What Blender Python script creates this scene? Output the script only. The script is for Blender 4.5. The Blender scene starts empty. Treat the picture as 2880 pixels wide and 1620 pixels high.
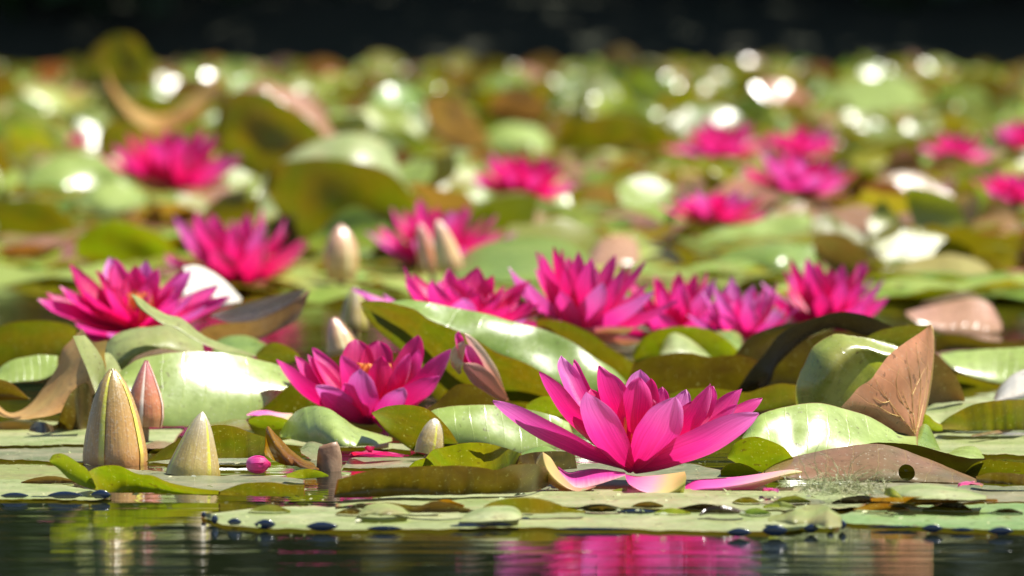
import bpy, math, random, bisect
from mathutils import Vector, Matrix, noise
R = math.radians
random.seed(11)
sc = bpy.context.scene
C = sc.collection

# ------------------------------------------------------------------ camera
FPX = 18990.0            # focal length in photo pixels (2880 wide)
CH = 0.208               # camera height above the water, metres
HZ = 80.0                # photo row of the horizon
PITCH = math.atan((810 - HZ) / FPX)
cam_d = bpy.data.cameras.new('camera')
cam = bpy.data.objects.new('camera', cam_d); C.objects.link(cam)
cam.location = (0, 0, CH); cam.rotation_euler = (math.pi/2 - PITCH, 0, 0)
cam_d.sensor_width = 36; cam_d.lens = 36 * FPX / 2880
cam_d.clip_start = 0.05; cam_d.clip_end = 1000
cam_d.dof.use_dof = True; cam_d.dof.focus_distance = 3.14
cam_d.dof.aperture_fstop = (cam_d.lens / 1000) / 0.0126
sc.camera = cam

# ------------------------------------------------------------------ sky, sun, exposure
SUN = Vector((0.44, 0.04, 0.88)).normalized()
w = bpy.data.worlds.new('World'); sc.world = w; w.use_nodes = True
nt = w.node_tree; nt.nodes.clear()
sky = nt.nodes.new('ShaderNodeTexSky'); sky.sky_type = 'NISHITA'; sky.sun_disc = False
sky.sun_elevation = math.asin(SUN.z); sky.sun_rotation = math.atan2(SUN.x, SUN.y)
bg = nt.nodes.new('ShaderNodeBackground'); bg.inputs[1].default_value = 0.06
wo = nt.nodes.new('ShaderNodeOutputWorld')
nt.links.new(sky.outputs[0], bg.inputs[0]); nt.links.new(bg.outputs[0], wo.inputs[0])
sd = bpy.data.lights.new('sun', 'SUN'); sd.energy = 5.0; sd.angle = R(0.53); sd.color = (1, 0.965, 0.90)
so = bpy.data.objects.new('sun', sd); C.objects.link(so)
so.rotation_euler = (-SUN).to_track_quat('-Z', 'Y').to_euler()
vs = sc.view_settings
vs.view_transform = 'Standard'; vs.look = 'None'; vs.gamma = 1; vs.use_curve_mapping = False
vs.exposure = 1.0
sc.cycles.use_denoising = True
sc.cycles.max_bounces = 8; sc.cycles.diffuse_bounces = 4; sc.cycles.transmission_bounces = 6
sc.cycles.sample_clamp_indirect = 6

# ------------------------------------------------------------------ pixel helpers
FWD = Vector((0, math.cos(PITCH), -math.sin(PITCH))); UPV = Vector((0, math.sin(PITCH), math.cos(PITCH)))
def ray(px, py): return FWD + Vector(((px - 1440)/FPX, 0, 0)) + UPV*(-(py - 810)/FPX)
def atY(px, py, Y):
    d = ray(px, py); return Vector((0, 0, CH)) + d*(Y/d.y)
def plane(px, py, z=0.0):
    d = ray(px, py); return Vector((0, 0, CH)) + d*((z - CH)/d.z)
FR = {'F': (0, 0, 2880/2576), 1: (0, 700, .37267), 2: (640, 700, .37267), 3: (1300, 900, .37267), 4: (1920, 700, .37267),
      5: (0, 1080, .37267), 6: (960, 1080, .37267), 7: (1920, 1080, .37267)}
def P(fr, x, y):
    a, b, s = FR[fr]; return a + x*s, b + y*s

# ------------------------------------------------------------------ materials
def srgb(r, g, b):
    f = lambda c: (c/255/12.92 if c/255 <= .04045 else ((c/255 + .055)/1.055)**2.4)
    return (f(r), f(g), f(b), 1)
class NT:
    def __init__(s, name):
        s.m = bpy.data.materials.new(name); s.m.use_nodes = True; s.t = s.m.node_tree; s.t.nodes.clear()
    def n(s, typ, **kw):
        o = s.t.nodes.new(typ)
        for k, v in kw.items():
            if k.startswith('i'):
                i = k[1:]; o.inputs[int(i) if i.isdigit() else i.replace('_', ' ')].default_value = v
            else: setattr(o, k, v)
        return o
    def l(s, a, b): s.t.links.new(a, b)
    def mix(s, fac, a, b, mode='MIX'):
        o = s.n('ShaderNodeMix', data_type='RGBA', blend_type=mode)
        for i, v in ((0, fac), (6, a), (7, b)):
            if hasattr(v, 'default_value') or hasattr(v, 'is_linked'): s.l(v, o.inputs[i])
            else: o.inputs[i].default_value = v
        return o.outputs[2]
    def ramp(s, fac, stops):
        o = s.n('ShaderNodeValToRGB'); e = o.color_ramp.elements
        while len(e) < len(stops): e.new(.5)
        for k, (p, c) in enumerate(stops): e[k].position = p; e[k].color = c if not isinstance(c, (int, float)) else (c, c, c, 1)
        s.l(fac, o.inputs[0]); return o.outputs[0]
    def math(s, op, a, b=0.0, cl=False):
        o = s.n('ShaderNodeMath', operation=op, use_clamp=cl)
        for i, v in ((0, a), (1, b)):
            if isinstance(v, (int, float)): o.inputs[i].default_value = v
            else: s.l(v, o.inputs[i])
        return o.outputs[0]
    def noise(s, vec, scale, detail=3, rough=.55):
        o = s.n('ShaderNodeTexNoise'); o.inputs['Scale'].default_value = scale; o.inputs['Detail'].default_value = detail
        o.inputs['Roughness'].default_value = rough
        if vec is not None: s.l(vec, o.inputs['Vector'])
        return o.outputs[0]

def leaf_mat(name, top, top2, und, und2, rim, rough=.3, tr=.35, urough=.45, spec=.5, spots=.3, vary=False):
    """waxy upper face, matt warm underside, light passing through, reddish rim, mottling, specks, veins"""
    N = NT(name)
    tc = N.n('ShaderNodeTexCoord'); obj = tc.outputs['Object']
    uv = N.n('ShaderNodeUVMap'); uv.uv_map = 'UVMap'
    geo = N.n('ShaderNodeNewGeometry')
    at = N.n('ShaderNodeAttribute', attribute_name='rim')
    tint = N.n('ShaderNodeAttribute', attribute_name='tint')
    inf = N.n('ShaderNodeObjectInfo')
    n1 = N.noise(obj, 26, 4); n2 = N.noise(obj, 150, 3); n3 = N.noise(obj, 420, 2)
    f1 = N.ramp(n1, [(.36, 0), (.64, 1)])
    ct = N.mix(f1, top, top2); cu = N.mix(f1, und, und2)
    # fine mottling
    mot = N.ramp(n2, [(.3, .86), (.7, 1.12)])
    ct = N.mix(1.0, ct, mot, 'MULTIPLY'); cu = N.mix(1.0, cu, mot, 'MULTIPLY')
    # veins: thin branching lines running out from the stalk (uv.x along the leaf)
    sx = N.n('ShaderNodeSeparateXYZ'); N.l(uv.outputs[0], sx.inputs[0])
    dist = N.math('ADD', N.math('MULTIPLY', sx.outputs[0], 1.0), N.math('MULTIPLY', N.math('SUBTRACT', n1, .5), .12))
    vv = N.math('ABSOLUTE', N.math('SUBTRACT', N.math('FRACT', N.math('MULTIPLY', dist, 9.0)), .5))
    vein = N.ramp(vv, [(0.0, 1), (.035, 0)])
    veinf = N.math('MULTIPLY', vein, .22)
    cu = N.mix(veinf, cu, (min(1, und2[0]*1.8 + .05), min(1, und2[1]*1.7 + .04), und2[2], 1))
    ct = N.mix(N.math('MULTIPLY', vein, .24), ct, (top2[0]*1.5, top2[1]*1.4, top2[2]*1.2, 1))
    if vary:
        rnd = N.math('FRACT', N.math('ADD', tint.outputs['Fac'], inf.outputs['Random']))
        hs = N.n('ShaderNodeHueSaturation'); N.l(N.math('ADD', N.math('MULTIPLY', rnd, .07), .465), hs.inputs['Hue'])
        N.l(N.math('ADD', N.math('MULTIPLY', N.math('FRACT', N.math('MULTIPLY', rnd, 7.3)), .7), .65), hs.inputs['Value'])
        N.l(ct, hs.inputs['Color']); ct = hs.outputs[0]
        hs2 = N.n('ShaderNodeHueSaturation'); N.l(N.math('ADD', N.math('MULTIPLY', rnd, .06), .47), hs2.inputs['Hue'])
        N.l(N.math('ADD', N.math('MULTIPLY', N.math('FRACT', N.math('MULTIPLY', rnd, 5.1)), .7), .65), hs2.inputs['Value'])
        N.l(cu, hs2.inputs['Color']); cu = hs2.outputs[0]
    col = N.mix(geo.outputs['Backfacing'], ct, cu)
    st2 = N.ramp(N.noise(obj, 48, 5, .7), [(.56, 0), (.66, 1)])
    if spots > .5: col = N.mix(N.math('MULTIPLY', st2, .45), col, (.30, .24, .09, 1))
    # specks of silt and brown flecks
    if spots:
        sp = N.ramp(N.noise(obj, 230, 2, .5), [(.675 - .02*spots, 0), (.70 - .02*spots, 1)])
        col = N.mix(N.math('MULTIPLY', sp, .55), col, (.10, .055, .02, 1))
        sl = N.ramp(N.noise(obj, 610, 2, .6), [(.665, 0), (.70, 1)])
        col = N.mix(N.math('MULTIPLY', sl, .5), col, (.55, .55, .42, 1))
    col = N.mix(N.math('MULTIPLY', at.outputs['Fac'], .85), col, rim)
    pb = N.n('ShaderNodeBsdfPrincipled'); N.l(col, pb.inputs['Base Color'])
    rr = N.math('ADD', N.math('MULTIPLY', geo.outputs['Backfacing'], urough - rough), rough)
    rr = N.math('ADD', rr, N.math('MULTIPLY', N.math('SUBTRACT', n2, .5), .22)); N.l(rr, pb.inputs['Roughness'])
    pb.inputs['Specular IOR Level'].default_value = spec
    bp = N.n('ShaderNodeBump', iStrength=.5, iDistance=.0006)
    N.l(N.math('ADD', N.math('ADD', N.math('MULTIPLY', n1, 1.2), N.math('MULTIPLY', n2, .35)), N.math('ADD', N.math('MULTIPLY', n3, .12), N.math('MULTIPLY', vein, .22))), bp.inputs['Height'])
    N.l(bp.outputs[0], pb.inputs['Normal'])
    trn = N.n('ShaderNodeBsdfTranslucent')
    tcx = N.mix(1.0, col, (1.05, 1.05, .3, 1), 'MULTIPLY'); N.l(tcx, trn.inputs[0]); N.l(bp.outputs[0], trn.inputs['Normal'])
    ms = N.n('ShaderNodeMixShader'); ms.inputs[0].default_value = tr
    N.l(pb.outputs[0], ms.inputs[1]); N.l(trn.outputs[0], ms.inputs[2])
    out = N.n('ShaderNodeOutputMaterial'); N.l(ms.outputs[0], out.inputs[0])
    return N.m

RIM = (.22, .05, .015, 1)
OL, OL2 = (.16, .17, .012, 1), (.22, .14, .012, 1)
M = {}
M['green'] = leaf_mat('leaf_green', (.16, .25, .03, 1), (.22, .30, .05, 1), OL, OL2, RIM, .3, .25, spec=1.0)
M['pale'] = leaf_mat('leaf_pale', (.27, .36, .07, 1), (.33, .41, .11, 1), OL, OL2, RIM, .31, .22, spec=1.0)
M['pad'] = leaf_mat('pad_greygreen', (.24, .30, .10, 1), (.39, .41, .20, 1), OL, OL2, RIM, .38, .2, spots=.8)
M['dullolive'] = leaf_mat('leaf_dull_olive', (.14, .16, .03, 1), (.12, .12, .03, 1), (.09, .085, .012, 1), (.07, .05, .015, 1), RIM, .7, .12, .75, spec=.15, spots=0)
M['padgreen'] = leaf_mat('pad_green', (.18, .30, .09, 1), (.27, .37, .15, 1), OL, OL2, RIM, .36, .2, spots=.8)
M['padgrey'] = leaf_mat('pad_grey', (.15, .18, .08, 1), (.29, .27, .16, 1), OL, OL2, RIM, .38, .2, spots=.9)
M['olive'] = leaf_mat('leaf_olive', (.20, .26, .05, 1), (.25, .28, .08, 1), (.13, .15, .008, 1), (.19, .13, .010, 1), RIM, .22, .36, spec=.8)
M['lime'] = leaf_mat('leaf_lime', (.22, .33, .06, 1), (.26, .36, .08, 1), (.18, .25, .008, 1), (.23, .21, .010, 1), (.30, .09, .02, 1), .25, .42)
M['brownolive'] = leaf_mat('leaf_brown_olive', (.20, .24, .08, 1), (.22, .20, .09, 1), (.15, .11, .012, 1), (.10, .055, .025, 1), RIM, .3, .28, .35)
M['brown'] = leaf_mat('leaf_brown', (.22, .13, .07, 1), (.26, .17, .09, 1), (.24, .125, .065, 1), (.15, .12, .05, 1), (.30, .13, .06, 1), .3, .2, .3)
M['orange'] = leaf_mat('leaf_orange', (.50, .24, .10, 1), (.55, .28, .13, 1), (.56, .23, .11, 1), (.62, .30, .16, 1), (.50, .28, .10, 1), .3, .35, .34, spec=.6, spots=.1)
M['tan'] = leaf_mat('leaf_tan', (.60, .40, .15, 1), (.52, .28, .10, 1), (.50, .32, .10, 1), (.42, .18, .05, 1), (.50, .22, .06, 1), .4, .35, .36, spec=.3)
M['pink'] = leaf_mat('leaf_pink_grey', (.48, .26, .17, 1), (.42, .24, .13, 1), (.48, .27, .17, 1), (.36, .19, .10, 1), RIM, .25, .25, .3, spec=.9)
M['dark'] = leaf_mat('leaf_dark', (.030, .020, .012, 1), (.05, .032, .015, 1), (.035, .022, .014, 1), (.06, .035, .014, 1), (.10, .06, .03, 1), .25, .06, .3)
M['rust'] = leaf_mat('leaf_rust', (.28, .16, .02, 1), (.22, .08, .02, 1), (.32, .17, .015, 1), (.24, .09, .015, 1), (.40, .13, .03, 1), .2, .4, .22)
M['faded'] = leaf_mat('leaf_faded', (.30, .35, .11, 1), (.30, .29, .11, 1), (.30, .34, .10, 1), (.24, .28, .09, 1), (.35, .36, .16, 1), .4, .3, .4, spots=1.2)
M['yellow'] = leaf_mat('leaf_yellow', (.36, .35, .08, 1), (.28, .36, .06, 1), (.38, .34, .08, 1), (.34, .28, .06, 1), (.35, .15, .05, 1), .3, .35, spec=1.0)
M['white'] = leaf_mat('leaf_glare_white', (.72, .68, .58, 1), (.6, .54, .44, 1), (.72, .68, .58, 1), (.55, .5, .4, 1), (.3, .1, .05, 1), .2, .15, .25, spec=1.0)  # glare on the leaf put into a white base colour
M['v_green'] = leaf_mat('far_leaf_green', (.17, .27, .016, 1), (.25, .34, .035, 1), (.14, .17, .010, 1), (.19, .15, .012, 1), RIM, .31, .4, spots=0, vary=True, spec=1.0)
M['v_olive'] = leaf_mat('far_leaf_olive', (.20, .24, .012, 1), (.28, .28, .025, 1), (.14, .15, .008, 1), (.19, .12, .008, 1), RIM, .31, .4, spots=0, vary=True, spec=1.0)
M['v_tan'] = leaf_mat('far_leaf_tan', (.42, .24, .11, 1), (.36, .20, .11, 1), (.36, .17, .08, 1), (.28, .12, .06, 1), RIM, .22, .3, .25, spots=0, vary=True, spec=.9)
M['v_pale'] = leaf_mat('far_leaf_pale', (.30, .40, .05, 1), (.40, .46, .12, 1), (.20, .24, .03, 1), (.31, .19, .03, 1), RIM, .31, .4, spots=0, vary=True, spec=1.0)

def petal_mat(name, deep, mid, tip, tr=.42, rough=.42, back=None, back_tip=None):
    N = NT(name)
    uv = N.n('ShaderNodeUVMap'); uv.uv_map = 'UVMap'
    sx = N.n('ShaderNodeSeparateXYZ'); N.l(uv.outputs[0], sx.inputs[0])
    obj = N.n('ShaderNodeTexCoord').outputs['Object']; geo = N.n('ShaderNodeNewGeometry')
    mp = N.n('ShaderNodeMapping'); mp.inputs['Scale'].default_value = (26, 1.6, 1); N.l(uv.outputs[0], mp.inputs[0])
    st = N.noise(mp.outputs[0], 1.0, 4)
    v = N.math('ADD', sx.outputs[1], N.math('MULTIPLY', N.math('SUBTRACT', st, .5), .25))
    col = N.ramp(v, [(0.05, deep), (.5, mid), (.97, tip)])
    if back:
        e = N.math('ABSOLUTE', N.math('SUBTRACT', sx.outputs[0], .5))
        cb = N.ramp(v, [(.0, back), (.45, back), (.95, back_tip or back)])
        cb = N.mix(N.ramp(e, [(.3, 0), (.5, .7)]), cb, mid)
        col = N.mix(geo.outputs['Backfacing'], col, cb)
    col = N.mix(1.0, col, N.ramp(st, [(.3, .82), (.7, 1.14)]), 'MULTIPLY')
    pb = N.n('ShaderNodeBsdfPrincipled'); N.l(col, pb.inputs['Base Color'])
    pb.inputs['Roughness'].default_value = rough
    bp = N.n('ShaderNodeBump', iStrength=.35, iDistance=.0006)
    N.l(N.math('ADD', st, N.math('MULTIPLY', N.noise(obj, 500, 2), .3)), bp.inputs['Height']); N.l(bp.outputs[0], pb.inputs['Normal'])
    pb.inputs['Sheen Weight'].default_value = .25; pb.inputs['Sheen Tint'].default_value = (.9, .5, .9, 1)
    trn = N.n('ShaderNodeBsdfTranslucent')
    N.l(N.mix(1.0, col, (1.15, .8, 1.1, 1), 'MULTIPLY'), trn.inputs[0])
    ms = N.n('ShaderNodeMixShader'); ms.inputs[0].default_value = tr
    N.l(pb.outputs[0], ms.inputs[1]); N.l(trn.outputs[0], ms.inputs[2])
    out = N.n('ShaderNodeOutputMaterial'); N.l(ms.outputs[0], out.inputs[0])
    return N.m
M['petal'] = petal_mat('petal_magenta', (.68, .002, .065, 1), (.70, .010, .175, 1), (.72, .07, .35, 1), .42)
M['petal2'] = petal_mat('petal_crimson', (.60, .002, .04, 1), (.62, .005, .11, 1), (.64, .025, .21, 1), .44)
M['petal3'] = petal_mat('petal_lilac_pink', (.68, .006, .14, 1), (.70, .05, .33, 1), (.72, .24, .58, 1), .38)
M['sepal'] = petal_mat('sepal_pink_inside', (.55, .01, .20, 1), (.60, .04, .30, 1), (.70, .35, .35, 1), .25, .45, (.62, .30, .10, 1), (.38, .36, .07, 1))
M['sepal_pale'] = petal_mat('sepal_pale_pink', (.72, .03, .28, 1), (.80, .28, .45, 1), (.62, .60, .16, 1), .3, .4, (.75, .10, .32, 1), (.62, .55, .12, 1))
M['sepal_brown'] = petal_mat('sepal_brown', (.50, .30, .14, 1), (.42, .30, .17, 1), (.30, .28, .20, 1), .1, .5, (.50, .26, .08, 1), (.34, .24, .10, 1))

def simple(name, col, rough=.5, col2=None, scale=60, spec=.5, tr=0, bump=0.0, coat=0):
    N = NT(name); obj = N.n('ShaderNodeTexCoord').outputs['Object']
    pb = N.n('ShaderNodeBsdfPrincipled'); pb.inputs['Roughness'].default_value = rough
    pb.inputs['Specular IOR Level'].default_value = spec; pb.inputs['Coat Weight'].default_value = coat; pb.inputs['Coat Roughness'].default_value = .1
    nn = N.noise(obj, scale, 4)
    c = N.mix(N.ramp(nn, [(.35, 0), (.65, 1)]), col, col2 or tuple(x*.7 for x in col[:3]) + (1,))
    N.l(c, pb.inputs['Base Color'])
    if bump:
        bp = N.n('ShaderNodeBump', iStrength=.6, iDistance=bump); N.l(nn, bp.inputs['Height']); N.l(bp.outputs[0], pb.inputs['Normal'])
    out = N.n('ShaderNodeOutputMaterial')
    if tr:
        t = N.n('ShaderNodeBsdfTranslucent'); N.l(c, t.inputs[0]); ms = N.n('ShaderNodeMixShader'); ms.inputs[0].default_value = tr
        N.l(pb.outputs[0], ms.inputs[1]); N.l(t.outputs[0], ms.inputs[2]); N.l(ms.outputs[0], out.inputs[0])
    else: N.l(pb.outputs[0], out.inputs[0])
    return N.m
M['stamen'] = simple('stamen_orange', (.9, .38, .05, 1), .5, (.85, .22, .06, 1), 200, tr=.3)
M['vein'] = simple('vein_yellow', (.62, .42, .13, 1), .5)
M['stem'] = simple('stem_brown', (.20, .11, .06, 1), .45, (.34, .22, .13, 1), 120, bump=.001)
M['weed'] = simple('weed', (.24, .30, .10, 1), .5, (.46, .44, .24, 1), 90, tr=.2)
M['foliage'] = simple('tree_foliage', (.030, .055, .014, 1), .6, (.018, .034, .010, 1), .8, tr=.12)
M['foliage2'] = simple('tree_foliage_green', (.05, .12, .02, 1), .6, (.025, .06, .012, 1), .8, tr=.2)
M['bark'] = simple('bark', (.05, .04, .03, 1), .9, (.03, .025, .02, 1), 6)
M['soil'] = simple('bank_soil', (.035, .035, .018, 1), .95, (.02, .026, .012, 1), 1.5)
M['bulge'] = simple('wet_edge_sky_tint', (.006, .014, .040, 1), .12, (.012, .026, .065, 1), 90, spec=.8)  # navy base colour imitates the sky reflected in the water along pad edges

def drop_mat():
    N = NT('water_drop'); pb = N.n('ShaderNodeBsdfPrincipled'); pb.inputs['Base Color'].default_value = (.9, .95, .9, 1)
    pb.inputs['Roughness'].default_value = .03; pb.inputs['IOR'].default_value = 1.33; pb.inputs['Transmission Weight'].default_value = .9
    out = N.n('ShaderNodeOutputMaterial'); N.l(pb.outputs[0], out.inputs[0]); return N.m
M['drop'] = drop_mat()

def water_mat():
    N = NT('pond_water'); geo = N.n('ShaderNodeNewGeometry')
    def stretched(sx, sy, sc_, det):
        mp = N.n('ShaderNodeMapping'); mp.inputs['Scale'].default_value = (sx, sy, 1); N.l(geo.outputs['Position'], mp.inputs[0])
        return N.noise(mp.outputs[0], sc_, det, .5)
    a = stretched(1.2, 14, 1.6, 2); b = stretched(3, 60, 1.4, 2); c = stretched(8, 190, 1, 1)
    h = N.math('ADD', N.math('ADD', N.math('MULTIPLY', a, .0007), N.math('MULTIPLY', b, .00022)), N.math('MULTIPLY', c, .00005))
    bp = N.n('ShaderNodeBump', iStrength=1.0, iDistance=1.0); N.l(h, bp.inputs['Height'])
    pb = N.n('ShaderNodeBsdfPrincipled'); pb.inputs['Base Color'].default_value = (.010, .013, .005, 1)
    pb.inputs['Roughness'].default_value = .02; pb.inputs['IOR'].default_value = 1.6
    N.l(bp.outputs[0], pb.inputs['Normal'])
    out = N.n('ShaderNodeOutputMaterial'); N.l(pb.outputs[0], out.inputs[0]); return N.m
M['water'] = water_mat()

def bud_mat(name, body, body2, stripe, top, rough=.42, foot=(.42, .22, .09, 1)):
    """sepal of a closed bud: ribbed body with pale speckle, bright margins, greyer towards the tip"""
    N = NT(name); uv = N.n('ShaderNodeUVMap'); uv.uv_map = 'UVMap'
    sx = N.n('ShaderNodeSeparateXYZ'); N.l(uv.outputs[0], sx.inputs[0])
    mp = N.n('ShaderNodeMapping'); mp.inputs['Scale'].default_value = (16, 1.4, 1); N.l(uv.outputs[0], mp.inputs[0])
    st = N.noise(mp.outputs[0], 1.3, 4); obj = N.n('ShaderNodeTexCoord').outputs['Object']
    col = N.mix(N.ramp(st, [(.35, 0), (.62, 1)]), body, body2)
    col = N.mix(N.ramp(sx.outputs[1], [(.45, 0), (1, .75)]), col, top)
    e = N.math('ABSOLUTE', N.math('SUBTRACT', sx.outputs[0], .5))
    col = N.mix(N.ramp(e, [(.37, 0), (.43, 1)]), col, stripe)
    sp = N.ramp(N.noise(obj, 700, 2, .6), [(.56, 0), (.62, 1)])
    col = N.mix(N.math('MULTIPLY', sp, .2), col, (.72, .68, .55, 1))
    wet = N.ramp(N.math('ADD', sx.outputs[1], N.math('MULTIPLY', N.math('SUBTRACT', st, .5), .12)), [(.06, 1), (.26, 0)])
    col = N.mix(N.math('MULTIPLY', wet, .7), col, foot)
    pb = N.n('ShaderNodeBsdfPrincipled'); N.l(col, pb.inputs['Base Color']); pb.inputs['Roughness'].default_value = rough
    pb.inputs['Specular IOR Level'].default_value = 1.0; pb.inputs['Coat Weight'].default_value = .25; pb.inputs['Coat Roughness'].default_value = .25
    bp = N.n('ShaderNodeBump', iStrength=.5, iDistance=.0005)
    N.l(N.math('ADD', st, N.math('MULTIPLY', N.noise(obj, 700, 2), .5)), bp.inputs['Height']); N.l(bp.outputs[0], pb.inputs['Normal'])
    t = N.n('ShaderNodeBsdfTranslucent'); N.l(col, t.inputs[0]); ms = N.n('ShaderNodeMixShader'); ms.inputs[0].default_value = .1
    N.l(pb.outputs[0], ms.inputs[1]); N.l(t.outputs[0], ms.inputs[2])
    out = N.n('ShaderNodeOutputMaterial'); N.l(ms.outputs[0], out.inputs[0]); return N.m
M['bud'] = bud_mat('bud_bronze', (.60, .34, .085, 1), (.44, .23, .06, 1), (.74, .70, .08, 1), (.38, .30, .11, 1), .3, (.58, .24, .08, 1))
M['bud_grey'] = bud_mat('bud_grey', (.52, .40, .12, 1), (.40, .28, .09, 1), (.60, .56, .05, 1), (.46, .43, .34, 1), .34, (.30, .24, .02, 1))
M['bud_pink'] = bud_mat('bud_pink', (.62, .24, .08, 1), (.50, .15, .06, 1), (.90, .74, .60, 1), (.66, .20, .24, 1), .34)
M['bud_cream'] = bud_mat('bud_cream', (.62, .34, .14, 1), (.66, .44, .18, 1), (.85, .76, .40, 1), (.66, .30, .28, 1), .32)

M['bud_bulb'] = petal_mat('bud_bulb', (.52, .24, .12, 1), (.58, .28, .18, 1), (.66, .34, .26, 1), .12, .25)
M['bud_edge'] = petal_mat('bud_edge', (.74, .42, .16, 1), (.84, .66, .40, 1), (.84, .62, .42, 1), .25, .35)
# ------------------------------------------------------------------ object helpers
def new_obj(name, me, parent=None):
    o = bpy.data.objects.new(name, me); C.objects.link(o)
    if parent: o.parent = parent
    return o
def tag(o, label=None, cat=None, group=None, kind=None):
    for k, v in (('label', label), ('category', cat), ('group', group), ('kind', kind)):
        if v: o[k] = v
    return o
def empty(name, loc, label, cat, group=None, rot=(0, 0, 0)):
    o = new_obj(name, None); o.location = loc; o.rotation_euler = rot; o.empty_display_size = .02
    return tag(o, label, cat, group)
def grid_mesh(name, pts, nu, nv, mats, flip=False, rim=True, skip=None, uvf=None, params=None):
    """pts[j*nu+i]; j rows"""
    faces = []; fuv = []
    for j in range(nv - 1):
        for i in range(nu - 1):
            if skip and skip(i, j): continue
            q = [j*nu + i, j*nu + i + 1, (j+1)*nu + i + 1, (j+1)*nu + i]
            faces.append(q[::-1] if flip else q)
    me = bpy.data.meshes.new(name); me.from_pydata([tuple(p) for p in pts], [], faces)
    uvl = me.uv_layers.new(name='UVMap')
    us, vs_ = params if params else ([i/(nu-1) for i in range(nu)], [j/(nv-1) for j in range(nv)])
    for lp in me.loops:
        k = lp.vertex_index; uvl.data[lp.index].uv = (us[k % nu], vs_[k // nu])
    if rim:
        a = me.attributes.new('rim', 'FLOAT', 'POINT')
        for k in range(len(pts)):
            i, j = k % nu, k // nu
            a.data[k].value = 1.0 if i in (0, nu-1) or j in (0, nv-1) else 0.0
    for m in (mats if isinstance(mats, (list, tuple)) else [mats]): me.materials.append(m)
    me.polygons.foreach_set('use_smooth', [True]*len(me.polygons)); me.update()
    return me
def catmull(pts, t):
    n = len(pts) - 1
    if n == 0: return pts[0]
    x = min(max(t, 0), 1)*n; i = min(int(x), n-1); f = x - i
    p1, p2 = pts[i], pts[i+1]
    p0 = pts[i-1] if i > 0 else tuple(2*a - b for a, b in zip(p1, p2))
    p3 = pts[i+2] if i+2 <= n else tuple(2*a - b for a, b in zip(p2, p1))
    return tuple(.5*((2*b) + (-a + c)*f + (2*a - 5*b + 4*c - d)*f*f + (-a + 3*b - 3*c + d)*f**3) for a, b, c, d in zip(p0, p1, p2, p3))
def resample(pts, ts):
    L = [0]
    for a, b in zip(pts, pts[1:]): L.append(L[-1] + math.hypot(b[0]-a[0], b[1]-a[1]) + 1e-6)
    n = len(pts) - 1; out = []
    for t in ts:
        s = t*L[-1]; i = min(max(bisect.bisect_right(L, s) - 1, 0), n-1)
        f = (s - L[i])/(L[i+1] - L[i]); out.append(catmull(pts, (i + f)/n if n else 0))
    return out
def params_(n): return [0, .012] + [k/(n-1) for k in range(1, n-1)] + [.988, 1]

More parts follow.
